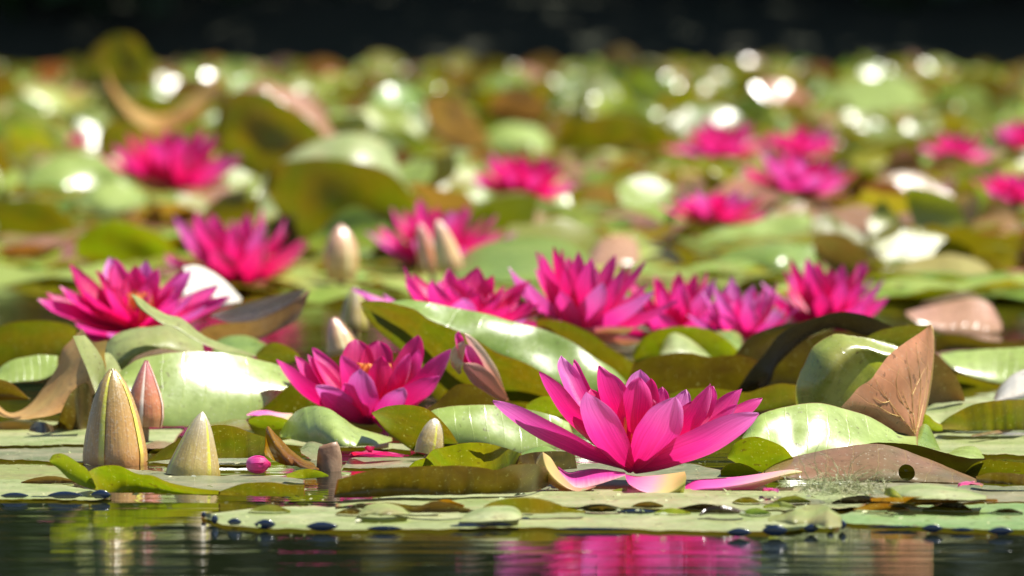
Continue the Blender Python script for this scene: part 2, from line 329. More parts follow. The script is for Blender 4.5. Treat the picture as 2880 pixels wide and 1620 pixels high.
def patch(label, rows, mat, side='under', n=34, nv=13, prof=1.6, wob=1.5, amp=.0012, seed=0, cat='leaf', name='lily_leaf', group=None, hole=None, parent=None):
    """a leaf blade through rows of outline points (photo pixels + real depth): rows run far/top edge first, last row = base.
    row = (frame, points, mode, value): 'z' lies at that height over the water, 'Y' at that distance, 'o' offset in depth from the last row"""
    us, vs_ = params_(n), params_(nv)
    nu = len(us); N_ = len(rows)
    px = []
    for fr, pts, mode, val in rows:
        q = [P(fr, *p) for p in pts]; px.append(resample(q, us))
    rnd = random.Random(seed*7 + len(label)*13 + int(px[0][0][0]))
    ph = rnd.random()*50
    for k, row in enumerate(px):
        px[k] = [(x, y + wob*(noise.noise(Vector((x*.02, k*9.1 + ph, 0))) + .5*noise.noise(Vector((x*.07, k*9.1 + ph, 3))))) for x, y in row]
    W = [None]*N_
    order = [k for k in range(N_) if rows[k][2] in 'zY'] + [k for k in range(N_) if rows[k][2] == 'o']
    for k in order:
        fr, pts, mode, val = rows[k]
        if mode == 'z': W[k] = [plane(x, y, val) for x, y in px[k]]
        elif mode == 'Y': W[k] = [atY(x, y, val(us[i]) if callable(val) else val if not isinstance(val, tuple) else val[0] + (val[1]-val[0])*us[i]) for i, (x, y) in enumerate(px[k])]
        else: W[k] = [atY(x, y, W[-1][i].y + (val if not isinstance(val, tuple) else val[0] + (val[1]-val[0])*us[i])) for i, (x, y) in enumerate(px[k])]
    pts = []
    def S(iu, v):
        if N_ == 2:
            t, b = W[0][iu], W[1][iu]; a = 1 - v; g = a**prof
            Y = b.y + (t.y - b.y)*g
            (x0, y0), (x1, y1) = px[0][iu], px[1][iu]
            return atY(x0 + (x1-x0)*v, y0 + (y1-y0)*v, Y)
        return Vector(catmull([tuple(W[k][iu]) for k in range(N_)], v))
    for v in vs_:
        for i in range(nu):
            p = S(i, v)
            e = math.sin(math.pi*v)
            p.y += amp*8*noise.noise(Vector((p.x*22, p.z*22, ph)))*e
            p.z += amp*noise.noise(Vector((p.x*30, p.y*14, ph + 5)))*e
            pts.append(p)
    c = sum(pts, Vector())/len(pts)
    # orientation
    nrm = Vector()
    for j in range(len(vs_)-1):
        for i in range(nu-1):
            a, b, d = pts[j*nu+i], pts[j*nu+i+1], pts[(j+1)*nu+i]; nrm += (b-a).cross(d-a)
    tocam = Vector((0, 0, CH)) - c
    flip = (nrm.dot(tocam) > 0) != (side == 'top')
    lo = min(pts, key=lambda p: p.z); org = Vector((c.x, c.y, lo.z))
    skip = None
    holefix = None
    if hole:
        hu, hv, ru, rv = hole
        def skip(i, j): return ((us[i]+us[i+1])/2 - hu)**2/ru**2 + ((vs_[j]+vs_[j+1])/2 - hv)**2/rv**2 < 1
    if hole:
        gone = [[skip(i, j) for i in range(nu-1)] for j in range(len(vs_)-1)]
        g = lambda i, j: 0 <= i < nu-1 and 0 <= j < len(vs_)-1 and gone[j][i]
        hp = [pts[j*nu+i] for j in range(len(vs_)-1) for i in range(nu-1) if gone[j][i]]
        hc = sum(hp, Vector())/len(hp); ra = (max(p.x for p in hp) - min(p.x for p in hp))/2*1.04; rb = (max(p.z for p in hp) - min(p.z for p in hp))/2*1.04
        for j in range(len(vs_)):
            for i in range(nu):
                around = [g(i, j), g(i-1, j), g(i, j-1), g(i-1, j-1)]
                if any(around) and not all(around):
                    p = pts[j*nu+i]; dx, dz = (p.x-hc.x)/ra, (p.z-hc.z)/rb; l = math.hypot(dx, dz)
                    p.x = hc.x + dx/l*ra; p.z = hc.z + dz/l*rb
    me = grid_mesh(name, [p - org for p in pts], nu, len(vs_), M[mat] if isinstance(mat, str) else mat, flip, True, skip, params=(us, vs_))
    o = new_obj(name, me, parent); o.location = org
    if parent: o.location = org - parent.location
    else: tag(o, label, cat, group)
    def surf(u, v, lift=.0004):
        def at(u, v):
            x = min(max(u, 0), 1); i = min(max(bisect.bisect_right(us, x) - 1, 0), nu-2); f = (x-us[i])/(us[i+1]-us[i])
            jv = min(max(bisect.bisect_right(vs_, v) - 1, 0), len(vs_)-2); g = (v-vs_[jv])/(vs_[jv+1]-vs_[jv])
            a = pts[jv*nu+i].lerp(pts[jv*nu+i+1], f); b = pts[(jv+1)*nu+i].lerp(pts[(jv+1)*nu+i+1], f)
            return a.lerp(b, g)
        p = at(u, v); return p + (Vector((0, 0, CH)) - p).normalized()*lift - org
    o['_s'] = 0; del o['_s']
    return o, surf

def tube(bpts, r, sides=5, taper=True):
    V, Fc = [], []
    n = len(bpts)
    for k, p in enumerate(bpts):
        t = (bpts[min(k+1, n-1)] - bpts[max(k-1, 0)]).normalized()
        a = t.orthogonal().normalized(); b = t.cross(a)
        rr = r*(1 - .75*k/(n-1)) if taper else r
        for s in range(sides):
            an = 2*math.pi*s/sides; V.append(p + (a*math.cos(an) + b*math.sin(an))*rr)
        if k:
            for s in range(sides):
                s2 = (s+1) % sides; Fc.append(((k-1)*sides+s, (k-1)*sides+s2, k*sides+s2, k*sides+s))
    return V, Fc
def mesh_from(name, V, Fc, mat, smooth=True):
    me = bpy.data.meshes.new(name); me.from_pydata([tuple(v) for v in V], [], Fc); me.materials.append(mat)
    if smooth: me.polygons.foreach_set('use_smooth', [True]*len(me.polygons))
    me.update(); return me
def join_parts(parts):
    V, Fc = [], []
    for v, f in parts:
        o = len(V); V += v; Fc += [tuple(i+o for i in q) for q in f]
    return V, Fc

def petal_width(v):
    if v < .45: return .34 + .66*math.sin(math.pi/2*v/.45)
    x = (v-.45)/.55; return max(0.0, 1 - x**2.1)**.82
def petal_mesh(name, path, wid, nhint, mat, cup=.35, nu=9, nv=15, wave=0.0, seed=0, keel=.12, tipcurl=0):
    """path: list of 3D points base -> tip; nhint: inner face direction (function of v or a vector)"""
    pts = []
    rnd = random.Random(seed); ph = rnd.random()*30
    for j in range(nv):
        v = j/(nv-1); p = Vector(catmull([tuple(q) for q in path], v))
        t = (Vector(catmull([tuple(q) for q in path], min(1, v+.03))) - Vector(catmull([tuple(q) for q in path], max(0, v-.03)))).normalized()
        nh = nhint(p) if callable(nhint) else nhint
        nn = (nh - t*nh.dot(t)).normalized(); s = t.cross(nn)
        wv = wid*.5*max(petal_width(v), .02 if j == nv-1 else 0)
        for i in range(nu):
            u = -1 + 2*i/(nu-1)
            bend = cup*wv*(u*u) - keel*wv*math.exp(-(u*5)**2)*(1 - v*.5)
            q = p + s*(wv*math.sin(u*1.25)/math.sin(1.25)) + nn*bend
            q += nn*wave*noise.noise(Vector((u*1.3 + ph, v*3, ph)))
            q += s*wave*.6*noise.noise(Vector((v*4, ph*2, 1)))
            pts.append(q)
    # inner face = front face
    a, b, d = pts[(nv//2)*nu + nu//2], pts[(nv//2)*nu + nu//2+1], pts[(nv//2+1)*nu + nu//2]
    nh = nhint(a) if callable(nhint) else nhint
    flip = (b-a).cross(d-a).dot(nh) < 0
    return grid_mesh(name, pts, nu, nv, mat, flip, False)

def stamens(parent, center, axis, r, h, n, seed, separate=False, mat=None):
    rnd = random.Random(seed); parts = []
    a = axis.orthogonal().normalized(); b = axis.cross(a)
    for k in range(n):
        an = 2*math.pi*k*.618; rr = r*math.sqrt((k+.5)/n)
        p0 = center + (a*math.cos(an) + b*math.sin(an))*rr*.7
        out = (a*math.cos(an) + b*math.sin(an))
        p = [p0, p0 + axis*h*.5 + out*r*.25, p0 + axis*h*(.85 + .2*rnd.random()) + out*r*.12, p0 + axis*h + out*r*(-.12)]
        V, Fc = tube(p, h*.035, 5, False)
        if separate:
            new_obj('stamen', mesh_from('stamen', V, Fc, mat or M['stamen']), parent)
        else: parts.append((V, Fc))
    if parts:
        V, Fc = join_parts(parts); o = new_obj('stamen_cluster', mesh_from('stamen_cluster', V, Fc, mat or M['stamen']), parent); o['kind'] = 'stuff'

def px2m(pxs, Y): return pxs*Y/FPX

def custom_flower(label, fr, base, Yc, petals, group, zx=.37267, nst=26, seed=0, st_off=(0, .012, .02), root_name='water_lily', cat='flower'):
    """petal: (tipX, tipY, depth_cm, midX, midY, width, material, kind[, (baseX, baseY)])"""
    b0 = atY(*P(fr, *base), Yc)
    root = empty(root_name, b0, label, cat, group)
    axis_top = Vector((0, .0, .055))
    for k, pt in enumerate(petals):
        tx, ty, dep, mx, my, wd, mat, kind = pt[:8]; dep *= .01
        bb = pt[8] if len(pt) > 8 else base
        bY = Yc + dep*.10
        B = atY(*P(fr, *bb), bY) - b0; B = B*.9 + Vector((0, 0, .002))
        if len(pt) > 8: B = atY(*P(fr, *bb), bY) - b0
        T = atY(*P(fr, tx, ty), Yc + dep) - b0
        Mi = atY(*P(fr, mx, my), Yc + dep*.72) - b0
        Mq = B.lerp(Mi, .5) + (Mi - B.lerp(T, .5))*.28
        sgn = 1 if dep < 0 else -1
        side = min(1, abs(dep)/.02)
        def nh(p, sgn=sgn, side=side, dep=dep):
            v = (axis_top - p); v.y *= .6; v = v.normalized()
            return (v + Vector((0, sgn*(.55 + .5*side), .15))).normalized()
        me = petal_mesh(kind, [B, Mq, Mi, Mi.lerp(T, .55) + (Mi - B.lerp(T, .5))*.12, T], wd*zx*Yc/FPX, nh, M[mat], cup=.42, nu=9, nv=18, wave=.0012, seed=seed+k)
        new_obj(kind, me, root)
    if nst: stamens(root, Vector((st_off[0], st_off[1], .008)), Vector((0, 0, 1)), .011, st_off[2], nst, seed, True)
    return root

# shared petals for the flowers further back: (elevation start, end, length, width)
PROTO = {}; FPOS = []; KEEP = []
def proto(kind, mat, var):
    key = (kind, mat, var)
    if key in PROTO: return PROTO[key]
    e0, e1, L, wd = {'outer': (14, 46, 1.06, .33), 'middle': (36, 64, 1.0, .30), 'inner': (56, 78, .86, .26), 'core': (70, 86, .62, .20), 'sepal': (-8, 12, 1.0, .32)}[kind]
    rnd = random.Random(hash(kind) % 97 + var*17 + 3) if False else random.Random(len(kind)*31 + var*17)
    e0 += rnd.uniform(-6, 6); e1 += rnd.uniform(-8, 10); L *= rnd.uniform(.92, 1.08); wd *= rnd.uniform(.9, 1.12)
    p = Vector((.06, 0, 0)); path = [p.copy()]
    for k in range(5):
        e = R(e0 + (e1-e0)*(k/4)); p = p + Vector((math.cos(e), 0, math.sin(e)))*(L-.06)/5; path.append(p.copy())
    nh = lambda q: (Vector((0, 0, 1.0)) - q*Vector((1, 0, 0)).x).normalized() if False else (Vector((-.5, 0, .85)))
    PROTO[key] = petal_mesh('petal' if kind != 'sepal' else 'sepal', path, wd, nh, M[mat], cup=.5, nu=7, nv=11, wave=.03, seed=var)
    return PROTO[key]

def gen_flower(label, fr, base, Y, width, group, seed=0, tilt=0, taz=0, openness=1.0, gap=0, cats=('petal', 'petal2', 'petal3'), wide=1.0, tall=1.0, sepmat='sepal', spin=0):
    rnd = random.Random(seed)
    if Y > 7.9: Y = (CH - .034)*FPX/(P(fr, *base)[1] + 14 - HZ)
    b0 = atY(*P(fr, *base), Y); Rr = width*FR[fr][2]*Y/FPX*.5
    q = Matrix.Rotation(taz, 4, 'Z') @ Matrix.Rotation(tilt, 4, 'X')
    root = empty('water_lily', b0, label, 'flower', group, q.to_euler())
    Rr *= 1.22; FPOS.append((b0.x, Y, Rr)); KEEP.append((P(fr, *base)[0], Rr*1.0*FPX/Y, P(fr, *base)[1] - .15*Rr*FPX/Y, Y))
    sets = [('outer', 10, 1.0, 0), ('middle', 11, 1, .4), ('inner', 9, 1, .2), ('core', 6, 1, .1)]
    if not tilt: root.rotation_euler = (rnd.uniform(-.14, .2), rnd.uniform(-.16, .16), 0)
    for kind, n, s, off in sets:
        for k in range(n):
            mat = cats[0] if rnd.random() < .5 else cats[1] if rnd.random() < .5 else cats[2]
            if kind in ('inner', 'core'): mat = cats[1] if rnd.random() < .6 else cats[0]
            s2 = Rr*s*rnd.uniform(.9, 1.08)
            az = 2*math.pi*(k + off + rnd.uniform(-.18, .18))/n + spin
            if gap and kind != 'outer' and abs((az + math.pi/2 + math.pi) % (2*math.pi) - math.pi) < gap: continue
            o = new_obj('petal', proto(kind, mat, rnd.randrange(4)), root)
            o.rotation_euler = (rnd.uniform(-.12, .12), rnd.uniform(-.12, .10) + (1-openness)*-.45, az); o.scale = (s2*wide, s2*wide, s2*tall)
    for k in range(4):
        o = new_obj('sepal', proto('sepal', sepmat, k % 4), root); s2 = Rr*rnd.uniform(.9, 1.05)
        o.rotation_euler = (0, rnd.uniform(-.2, .05), math.pi/2*k + .6 + spin); o.scale = (s2, s2, s2)
    stamens(root, Vector((0, 0, Rr*.10)), Vector((0, 0, 1)), Rr*.18, Rr*(.34 if tilt else .24)*tall, 22, seed)
    return root

BUDPROF = [(0, .94), (.06, .99), (.16, 1.0), (.33, .91), (.53, .77), (.72, .58), (.86, .38), (.95, .18), (1, .03)]
def lerp_tab(tab, v):
    for (a, x), (b, y) in zip(tab, tab[1:]):
        if v <= b:
            f = (v-a)/(b-a); return x + (y-x)*f
    return tab[-1][1]
def bud(label, fr, base, tip, width, Y, mat, spin=0.0, group='buds standing among the pads', core='petal3', open_=0.0, prof=BUDPROF, zoff=None, bend=0.0):
    b = atY(*P(fr, *base), Y); t = atY(*P(fr, *tip), Y + .002); ax = t - b; H = ax.length
    root = empty('lily_bud', b, label, 'flower bud', group)
    Rm = width*FR[fr][2]*Y/FPX*.5
    rot = Vector((0, 0, 1)).rotation_difference(ax.normalized()).to_matrix()
    nu, nv = 15, 22
    for s in range(4):
        pts = []
        for j in range(nv):
            v = j/(nv-1); r = lerp_tab(prof, v)*Rm
            for i in range(nu):
                u = i/(nu-1); half = R(53); an = spin + s*math.pi/2 + (u-.5)*2*half
                x = abs(u-.5)*2
                rr = r*(1 + .055*(1-x**2) - (.03 if s % 2 else -.012)*(x > .8) + .02*math.exp(-((x)*7)**2)) + (.0007 if s % 2 == 0 else 0)
                rr += open_*Rm*v*v*(.35 if s % 2 == 0 else .15)
                z = H*v*(1 - .0*x) - (.03*H*x**2*(v))
                q = Vector((math.cos(an)*rr + bend*H*v*v, math.sin(an)*rr, z)); pts.append(rot @ q)
        me = grid_mesh('sepal', pts, nu, nv, M[mat], True, False)
        new_obj('sepal', me, root)
    # the folded petals inside
    pts = []; nu2 = 17
    for j in range(nv):
        v = j/(nv-1); r = lerp_tab(prof, v)*Rm*.93
        for i in range(nu2):
            an = 2*math.pi*i/(nu2-1); rr = r*(1 + .05*math.sin(an*6 + v*3))
            pts.append(rot @ Vector((math.cos(an)*rr + bend*H*v*v, math.sin(an)*rr, H*v*(.975 + open_*.03))))
    new_obj('folded_petals', grid_mesh('folded_petals', pts, nu2, nv, M[core], False, False), root)
    # stalk below the bud
    V, Fc = tube([rot @ Vector((0, 0, H*.02)), rot @ Vector((0, 0, -.01)), Vector((.002, .003, -.05 - b.z))], Rm*.28, 8, False)
    new_obj('stalk', mesh_from('stalk', V, Fc, M['stem']), root)
    return root

# ================================================================== THE SETTING
def box_sheet(name, x0, x1, y0, y1, z, mat, nx=2, ny=2, f=None):
    pts = [Vector((x0 + (x1-x0)*i/(nx-1), y0 + (y1-y0)*j/(ny-1), z)) for j in range(ny) for i in range(nx)]
    if f: pts = [f(p) for p in pts]
    me = grid_mesh(name, pts, nx, ny, mat, False, False); return new_obj(name, me)
tag(box_sheet('pond_water', -120, 120, -60, 46, 0, M['water']), kind='structure')
def bankf(p):
    d = p.y - 44.2 + 1.2*noise.noise(Vector((p.x*.15, 3, 0)))
    p.z = -.4 + (.9*(1 - math.exp(-max(d, 0)*.8)) + .04*max(d, 0)) + .15*noise.noise(p*.6); return p
tag(box_sheet('bank', -120, 120, 43.5, 260, 0, M['soil'], 120, 90, bankf), kind='structure')

def tree(x, y, h, r, seed, label):
    rnd = random.Random(seed)
    root = empty('tree', (x, y, .3), label, 'tree', 'shaded trees along the far bank')
    parts = []
    V, Fc = tube([Vector((0, 0, -.5)), Vector((.1, 0, h*.3)), Vector((-.1, .1, h*.62)), Vector((0, 0, h*.9))], .32, 9); parts.append((V, Fc))
    for k in range(9):
        a = rnd.uniform(0, 6.28); z = h*rnd.uniform(.15, .6); l = r*rnd.uniform(.6, .95)
        parts.append(tube([Vector((0, 0, z)), Vector((math.cos(a)*l*.5, math.sin(a)*l*.5, z + .5)), Vector((math.cos(a)*l, math.sin(a)*l, z + rnd.uniform(-.6, 1.5)))], .1, 5))
    V, Fc = join_parts(parts); new_obj('trunk', mesh_from('trunk', V, Fc, M['bark']), root)
    V, Fc = [], []
    cl = [(Vector((rnd.uniform(-1, 1)*r*.75, rnd.uniform(-1, 1)*r*.75, rnd.uniform(.04, 1)*h)), rnd.uniform(.9, 1.9)) for _ in range(95)]
    for c_, cr in cl:
        for _ in range(75):
            d = Vector((rnd.gauss(0, 1), rnd.gauss(0, 1), rnd.gauss(0, .8))); d = d.normalized()*cr*rnd.random()**.35
            p = c_ + d; 
            if p.z < .05: continue
            n = (d.normalized() + Vector((rnd.uniform(-.7, .7), rnd.uniform(-.7, .7), rnd.uniform(-.2, 1)))).normalized()
            a = n.orthogonal().normalized(); b = n.cross(a); s = rnd.uniform(.12, .26)
            o = len(V); V += [p - a*s, p - b*s*.6, p + a*s, p + b*s*.6]; Fc.append((o, o+1, o+2, o+3))
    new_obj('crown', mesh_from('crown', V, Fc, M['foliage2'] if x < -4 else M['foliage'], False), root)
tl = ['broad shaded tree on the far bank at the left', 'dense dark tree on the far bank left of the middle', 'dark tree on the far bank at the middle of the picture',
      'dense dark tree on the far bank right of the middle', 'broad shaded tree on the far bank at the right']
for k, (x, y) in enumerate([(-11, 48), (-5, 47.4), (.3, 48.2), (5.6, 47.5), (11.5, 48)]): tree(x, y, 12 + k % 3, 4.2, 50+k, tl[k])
for k, (x, y) in enumerate([(-18, 50), (18, 50), (-8, 54), (-2.5, 54.5), (3, 54), (9, 54), (-26, 52), (26, 52)]): tree(x, y, 15, 5, 70+k, 'tall shaded tree in the wood behind the far bank')

# ================================================================== THE HERO FLOWERS
G_FL = 'pink water lilies in bloom'
hero = [
 # back whorl
 (745, 270, 2.6, 850, 560, 190, 'petal3', 'petal'), (842, 300, 3.0, 930, 600, 130, 'petal', 'petal'),
 (1345, 375, 2.6, 1330, 640, 250, 'petal3', 'petal'), (1510, 505, 2.4, 1470, 740, 200, 'petal', 'petal'), (1690, 525, 3.2, 1610, 760, 190, 'petal3', 'petal'),
 (2110, 520, 1.9, 1880, 780, 210, 'petal', 'petal'), (2262, 588, 2.4, 2010, 780, 170, 'petal', 'petal'),
 (1100, 390, 2.2, 1150, 640, 230, 'petal', 'petal'), (1900, 500, 1.2, 1800, 760, 200, 'petal', 'petal'),
 (970, 520, 1.6, 1030, 720, 200, 'petal2', 'petal'), (1240, 560, 1.4, 1240, 800, 230, 'petal2', 'petal'), (1440, 600, 1.2, 1420, 820, 260, 'petal2', 'petal'),
 (640, 470, 1.2, 860, 760, 170, 'petal2', 'petal'), (1420, 440, 1.8, 1390, 700, 200, 'petal2', 'petal'), (1780, 600, 1.6, 1640, 800, 190, 'petal2', 'petal'), (1000, 640, .6, 1090, 840, 200, 'petal2', 'petal'), (2080, 640, .4, 1850, 860, 190, 'petal', 'petal'),
 # inner and side
 (575, 392, -.6, 800, 720, 250, 'petal', 'petal'), (1030, 345, -.5, 1110, 640, 240, 'petal', 'petal'), (1342, 432, -.9, 1320, 690, 250, 'petal', 'petal'),
 (1872, 482, -.7, 1770, 770, 260, 'petal', 'petal'), (1160, 560, -.2, 1200, 860, 240, 'petal2', 'petal'), (1640, 640, -.6, 1540, 900, 260, 'petal2', 'petal'),
 # outer front
 (232, 608, -1.0, 640, 880, 240, 'petal3', 'petal'), (935, 545, -2.6, 1050, 850, 300, 'petal3', 'petal'), (1610, 578, -2.7, 1500, 860, 350, 'petal3', 'petal'),
 (2238, 705, -2.0, 1850, 960, 330, 'petal3', 'petal'),
 # sepals lying on the pads
]
H = custom_flower('large open pink water lily at front right, its green tipped sepal spread over pads', 3, (1290, 1175), 3.075, hero, G_FL, st_off=(-.002, .004, .022))
# front sepal: a boat shaped tip turned up towards the camera
def boat(parent, label=None):
    b0 = parent.location
    k = dict(parent=parent, name='sepal', wob=0, amp=.0004)
    patch('', [(3, [(1225, 1165), (1330, 1180), (1450, 1174), (1580, 1158), (1680, 1143)], 'Y', 3.05), (3, [(1250, 1222), (1340, 1268), (1460, 1292), (1590, 1272), (1690, 1200)], 'Y', 2.99), (3, [(1290, 1270), (1380, 1325), (1480, 1348), (1580, 1348), (1664, 1344)], 'Y', 2.99)], M['sepal_front'], side='under', **k)
    # left sepal: bronze outside curling up to a point, purple inside running back to the flower
    patch('', [(3, [(598, 998), (560, 1060), (575, 1130), (640, 1215), (740, 1285), (850, 1322), (930, 1310), (1010, 1258)], 'Y', 3.02), (3, [(606, 1000), (615, 1060), (640, 1130), (700, 1205), (790, 1270), (870, 1295), (940, 1285), (1012, 1255)], 'Y', 3.0), (3, [(614, 1000), (668, 1040), (712, 1110), (762, 1180), (825, 1245), (880, 1266), (950, 1262), (1014, 1252)], 'Y', 3.03)], M['sepal_out'], side='under', **k)
    patch('', [(3, [(720, 1100), (800, 1148), (900, 1132), (1020, 1122), (1230, 1150)], 'Y', 3.07), (3, [(740, 1160), (830, 1248), (900, 1268), (1030, 1240), (1235, 1172)], 'Y', 3.035)], M['sepal'], side='top', **k)
    patch('', [(3, [(1660, 1262), (1760, 1208), (1900, 1196), (2100, 1180), (2300, 1152), (2480, 1128), (2562, 1140)], 'Y', 3.06), (3, [(1670, 1300), (1800, 1262), (1950, 1252), (2120, 1230), (2300, 1195), (2460, 1158), (2564, 1144)], 'Y', 3.01), (3, [(1680, 1335), (1850, 1342), (2000, 1328), (2150, 1292), (2300, 1238), (2450, 1182), (2566, 1150)], 'Y', 3.02)], M['sepal_long'], side='under', **k)
def sepal_front_mat(name, stops):
    N = NT(name); uv = N.n('ShaderNodeUVMap'); uv.uv_map = 'UVMap'; sx = N.n('ShaderNodeSeparateXYZ'); N.l(uv.outputs[0], sx.inputs[0])
    obj = N.n('ShaderNodeTexCoord').outputs['Object']; nn = N.noise(obj, 200, 4)
    v = N.math('ADD', N.math('ADD', N.math('MULTIPLY', sx.outputs[0], .75), N.math('MULTIPLY', sx.outputs[1], .25)), N.math('MULTIPLY', N.math('SUBTRACT', nn, .5), .15))
    col = N.ramp(v, stops)
    pb = N.n('ShaderNodeBsdfPrincipled'); N.l(col, pb.inputs['Base Color']); pb.inputs['Roughness'].default_value = .4
    t = N.n('ShaderNodeBsdfTranslucent'); N.l(col, t.inputs[0]); ms = N.n('ShaderNodeMixShader'); ms.inputs[0].default_value = .25
    N.l(pb.outputs[0], ms.inputs[1]); N.l(t.outputs[0], ms.inputs[2]); out = N.n('ShaderNodeOutputMaterial'); N.l(ms.outputs[0], out.inputs[0]); return N.m
M['sepal_front'] = sepal_front_mat('sepal_front', [(.05, (.75, .04, .26, 1)), (.38, (.78, .30, .40, 1)), (.58, (.66, .48, .18, 1)), (.95, (.36, .36, .05, 1))])
M['sepal_out'] = sepal_front_mat('sepal_outside', [(.05, (.40, .32, .16, 1)), (.3, (.62, .48, .16, 1)), (.6, (.62, .34, .16, 1)), (.95, (.50, .20, .16, 1))])
M['sepal_long'] = sepal_front_mat('sepal_long', [(.05, (.72, .04, .32, 1)), (.35, (.78, .14, .42, 1)), (.62, (.82, .42, .42, 1)), (.9, (.62, .60, .18, 1))])
boat(H)

second = [
 (965, 680, 2.6, 985, 900, 260, 'petal2', 'petal'), (1135, 690, 2.8, 1130, 900, 260, 'petal2', 'petal'), (1435, 650, 2.2, 1370, 900, 230, 'petal2', 'petal'),
 (640, 745, 1.4, 800, 1000, 200, 'petal', 'petal'), (605, 798, 1.0, 760, 1040, 170, 'petal', 'petal'), (510, 808, .8, 690, 1060, 180, 'petal', 'petal'),
 (1250, 860, 2.0, 1230, 1040, 200, 'petal2', 'petal'), (760, 900, 1.5, 880, 1080, 200, 'petal2', 'petal'),
 (370, 835, -.6, 600, 1090, 220, 'petal', 'petal'), (858, 800, -.8, 950, 1060, 250, 'petal', 'petal'), (1165, 808, -.9, 1150, 1060, 230, 'petal2', 'petal'),
 (1372, 790, -.3, 1290, 1040, 200, 'petal', 'petal'), (1442, 757, .8, 1390, 1000, 190, 'petal', 'petal'), (1680, 755, -.5, 1500, 1060, 300, 'petal', 'petal'),
 (1000, 905, -2.3, 1010, 1130, 240, 'petal3', 'petal'), (665, 1035, -2.2, 840, 1190, 230, 'petal3', 'petal'), (1600, 960, -1.4, 1400, 1150, 260, 'petal', 'petal'),
 (1330, 1045, -2.4, 1240, 1190, 190, 'petal3', 'petal'), (880, 1010, -1.9, 960, 1190, 220, 'petal', 'petal'), (700, 1090, -2.2, 850, 1240, 200, 'petal', 'petal'),
 (1215, 1395, -1.2, 1150, 1330, 110, 'petal', 'petal', (1040, 1290)),
]
B2 = custom_flower('crimson pink water lily with pointed petals behind the pale green pads left of the middle', 2, (1070, 1345), 3.50, second, G_FL, seed=40, st_off=(.002, .004, .024))

patch('', [(2, [(145, 1248), (200, 1224), (290, 1218), (390, 1236), (490, 1242)], 'Y', 3.44), (2, [(147, 1256), (250, 1266), (340, 1292), (420, 1328), (488, 1300)], 'Y', 3.41)], M['sepal_long'], side='top', parent=B2, name='sepal', wob=0, n=20, nv=7)
# ================================================================== LEAVES OF THE FRONT CLUSTER
patch('olive leaf standing upright at the left edge below the open water', [(1, [(-60, 610), (100, 552), (300, 540), (480, 560), (580, 600)], 'o', -.03), (1, [(-60, 950), (100, 940), (300, 900), (430, 860), (570, 800)], 'Y', 3.95)], 'olive')
patch('white glaring leaf at the left edge left of the tan folded leaf', [(1, [(-60, 960), (20, 880), (120, 830), (280, 800), (440, 806)], 'o', .014), (1, [(-60, 1010), (60, 1010), (180, 1000), (320, 985), (430, 930)], 'Y', 3.62)], 'pale', 'top', prof=1.4)
patch('dark olive leaf at the left edge under the white glaring leaf', [(1, [(-80, 1000), (0, 985), (90, 1015), (170, 1080), (225, 1135)], 'o', -.02), (1, [(-80, 1150), (0, 1145), (80, 1140), (160, 1140), (225, 1138)], 'Y', 3.5)], 'brownolive')
patch('tan and rust leaf folded upright behind the largest bud', [(1, [(620, 600), (545, 680), (470, 760), (440, 870), (390, 960), (320, 1060), (240, 1160), (150, 1225), (60, 1235), (-20, 1170)], 'Y', 3.55), (1, [(700, 700), (650, 850), (600, 950), (520, 1050), (430, 1150), (330, 1220), (200, 1265), (80, 1270), (-30, 1220)], 'Y', 3.49),
      (1, [(810, 690), (790, 800), (800, 900), (760, 1010), (700, 1110), (560, 1190), (440, 1240), (300, 1272), (120, 1285), (-40, 1250)], 'Y', 3.47)], 'tan', 'top')
patch('pale green inner fold of the tan leaf behind the largest bud', [(1, [(550, 660), (600, 780), (660, 920), (700, 1030), (730, 1110)], 'Y', 3.41), (1, [(640, 650), (730, 760), (790, 880), (780, 1000), (735, 1115)], 'Y', 3.43)], 'faded', 'top', n=20, nv=8)
patch('dark olive triangular leaf standing left of the largest bud', [(1, [(430, 1335), (470, 1210), (540, 1080), (650, 1008), (690, 1080), (705, 1140)], 'o', -.02), (1, [(430, 1345), (500, 1360), (560, 1365), (620, 1365), (680, 1350), (710, 1320)], 'z', .002)], 'brownolive')
patch('small dark brown leaf scrap on the pad left of the largest bud', [(1, [(225, 1345), (260, 1310), (330, 1305), (400, 1330), (450, 1310)], 'o', .01), (1, [(215, 1375), (280, 1385), (340, 1390), (400, 1375), (450, 1350)], 'z', .003)], 'dark', n=16, nv=6)
patch('pinkish tan leaf with a dark inner fold right of the tilted flower', [(1, [(1470, 650), (1560, 590), (1700, 560), (1900, 545), (2100, 470), (2335, 310)], 'o', (-.02, .0)), (1, [(1500, 640), (1560, 700), (1700, 730), (1900, 700), (2090, 620), (2250, 520), (2340, 320)], 'Y', 3.95)], 'pink')
patch('white glaring leaf behind the tilted flower at the left', [(1, [(1380, 130), (1480, 120), (1580, 160), (1700, 240), (1825, 370)], 'o', .03), (1, [(1380, 420), (1480, 440), (1580, 450), (1700, 440), (1825, 400)], 'Y', 4.15)], 'white', 'top')
patch('dark brown underside of the folded leaf right of the tilted flower', [(1, [(1590, 505), (1700, 460), (1900, 400), (2100, 345), (2312, 300)], 'Y', 4.02), (1, [(1592, 515), (1750, 560), (1900, 578), (2050, 520), (2200, 420), (2314, 306)], 'Y', 3.95)], 'dark2' if False else 'dark', n=24, nv=9)  # shade inside the brown fold is put into the dark leaf colour
patch('withered grey green leaf with a long curled point in front of the tilted flower', [(1, [(790, 730), (870, 640), (990, 600), (1130, 585), (1300, 580), (1400, 610), (1520, 680)], 'o', .03), (1, [(850, 950), (930, 910), (1050, 840), (1200, 800), (1350, 790), (1450, 790), (1540, 800)], 'Y', 3.62)], 'faded', 'top', amp=.004, wob=5)
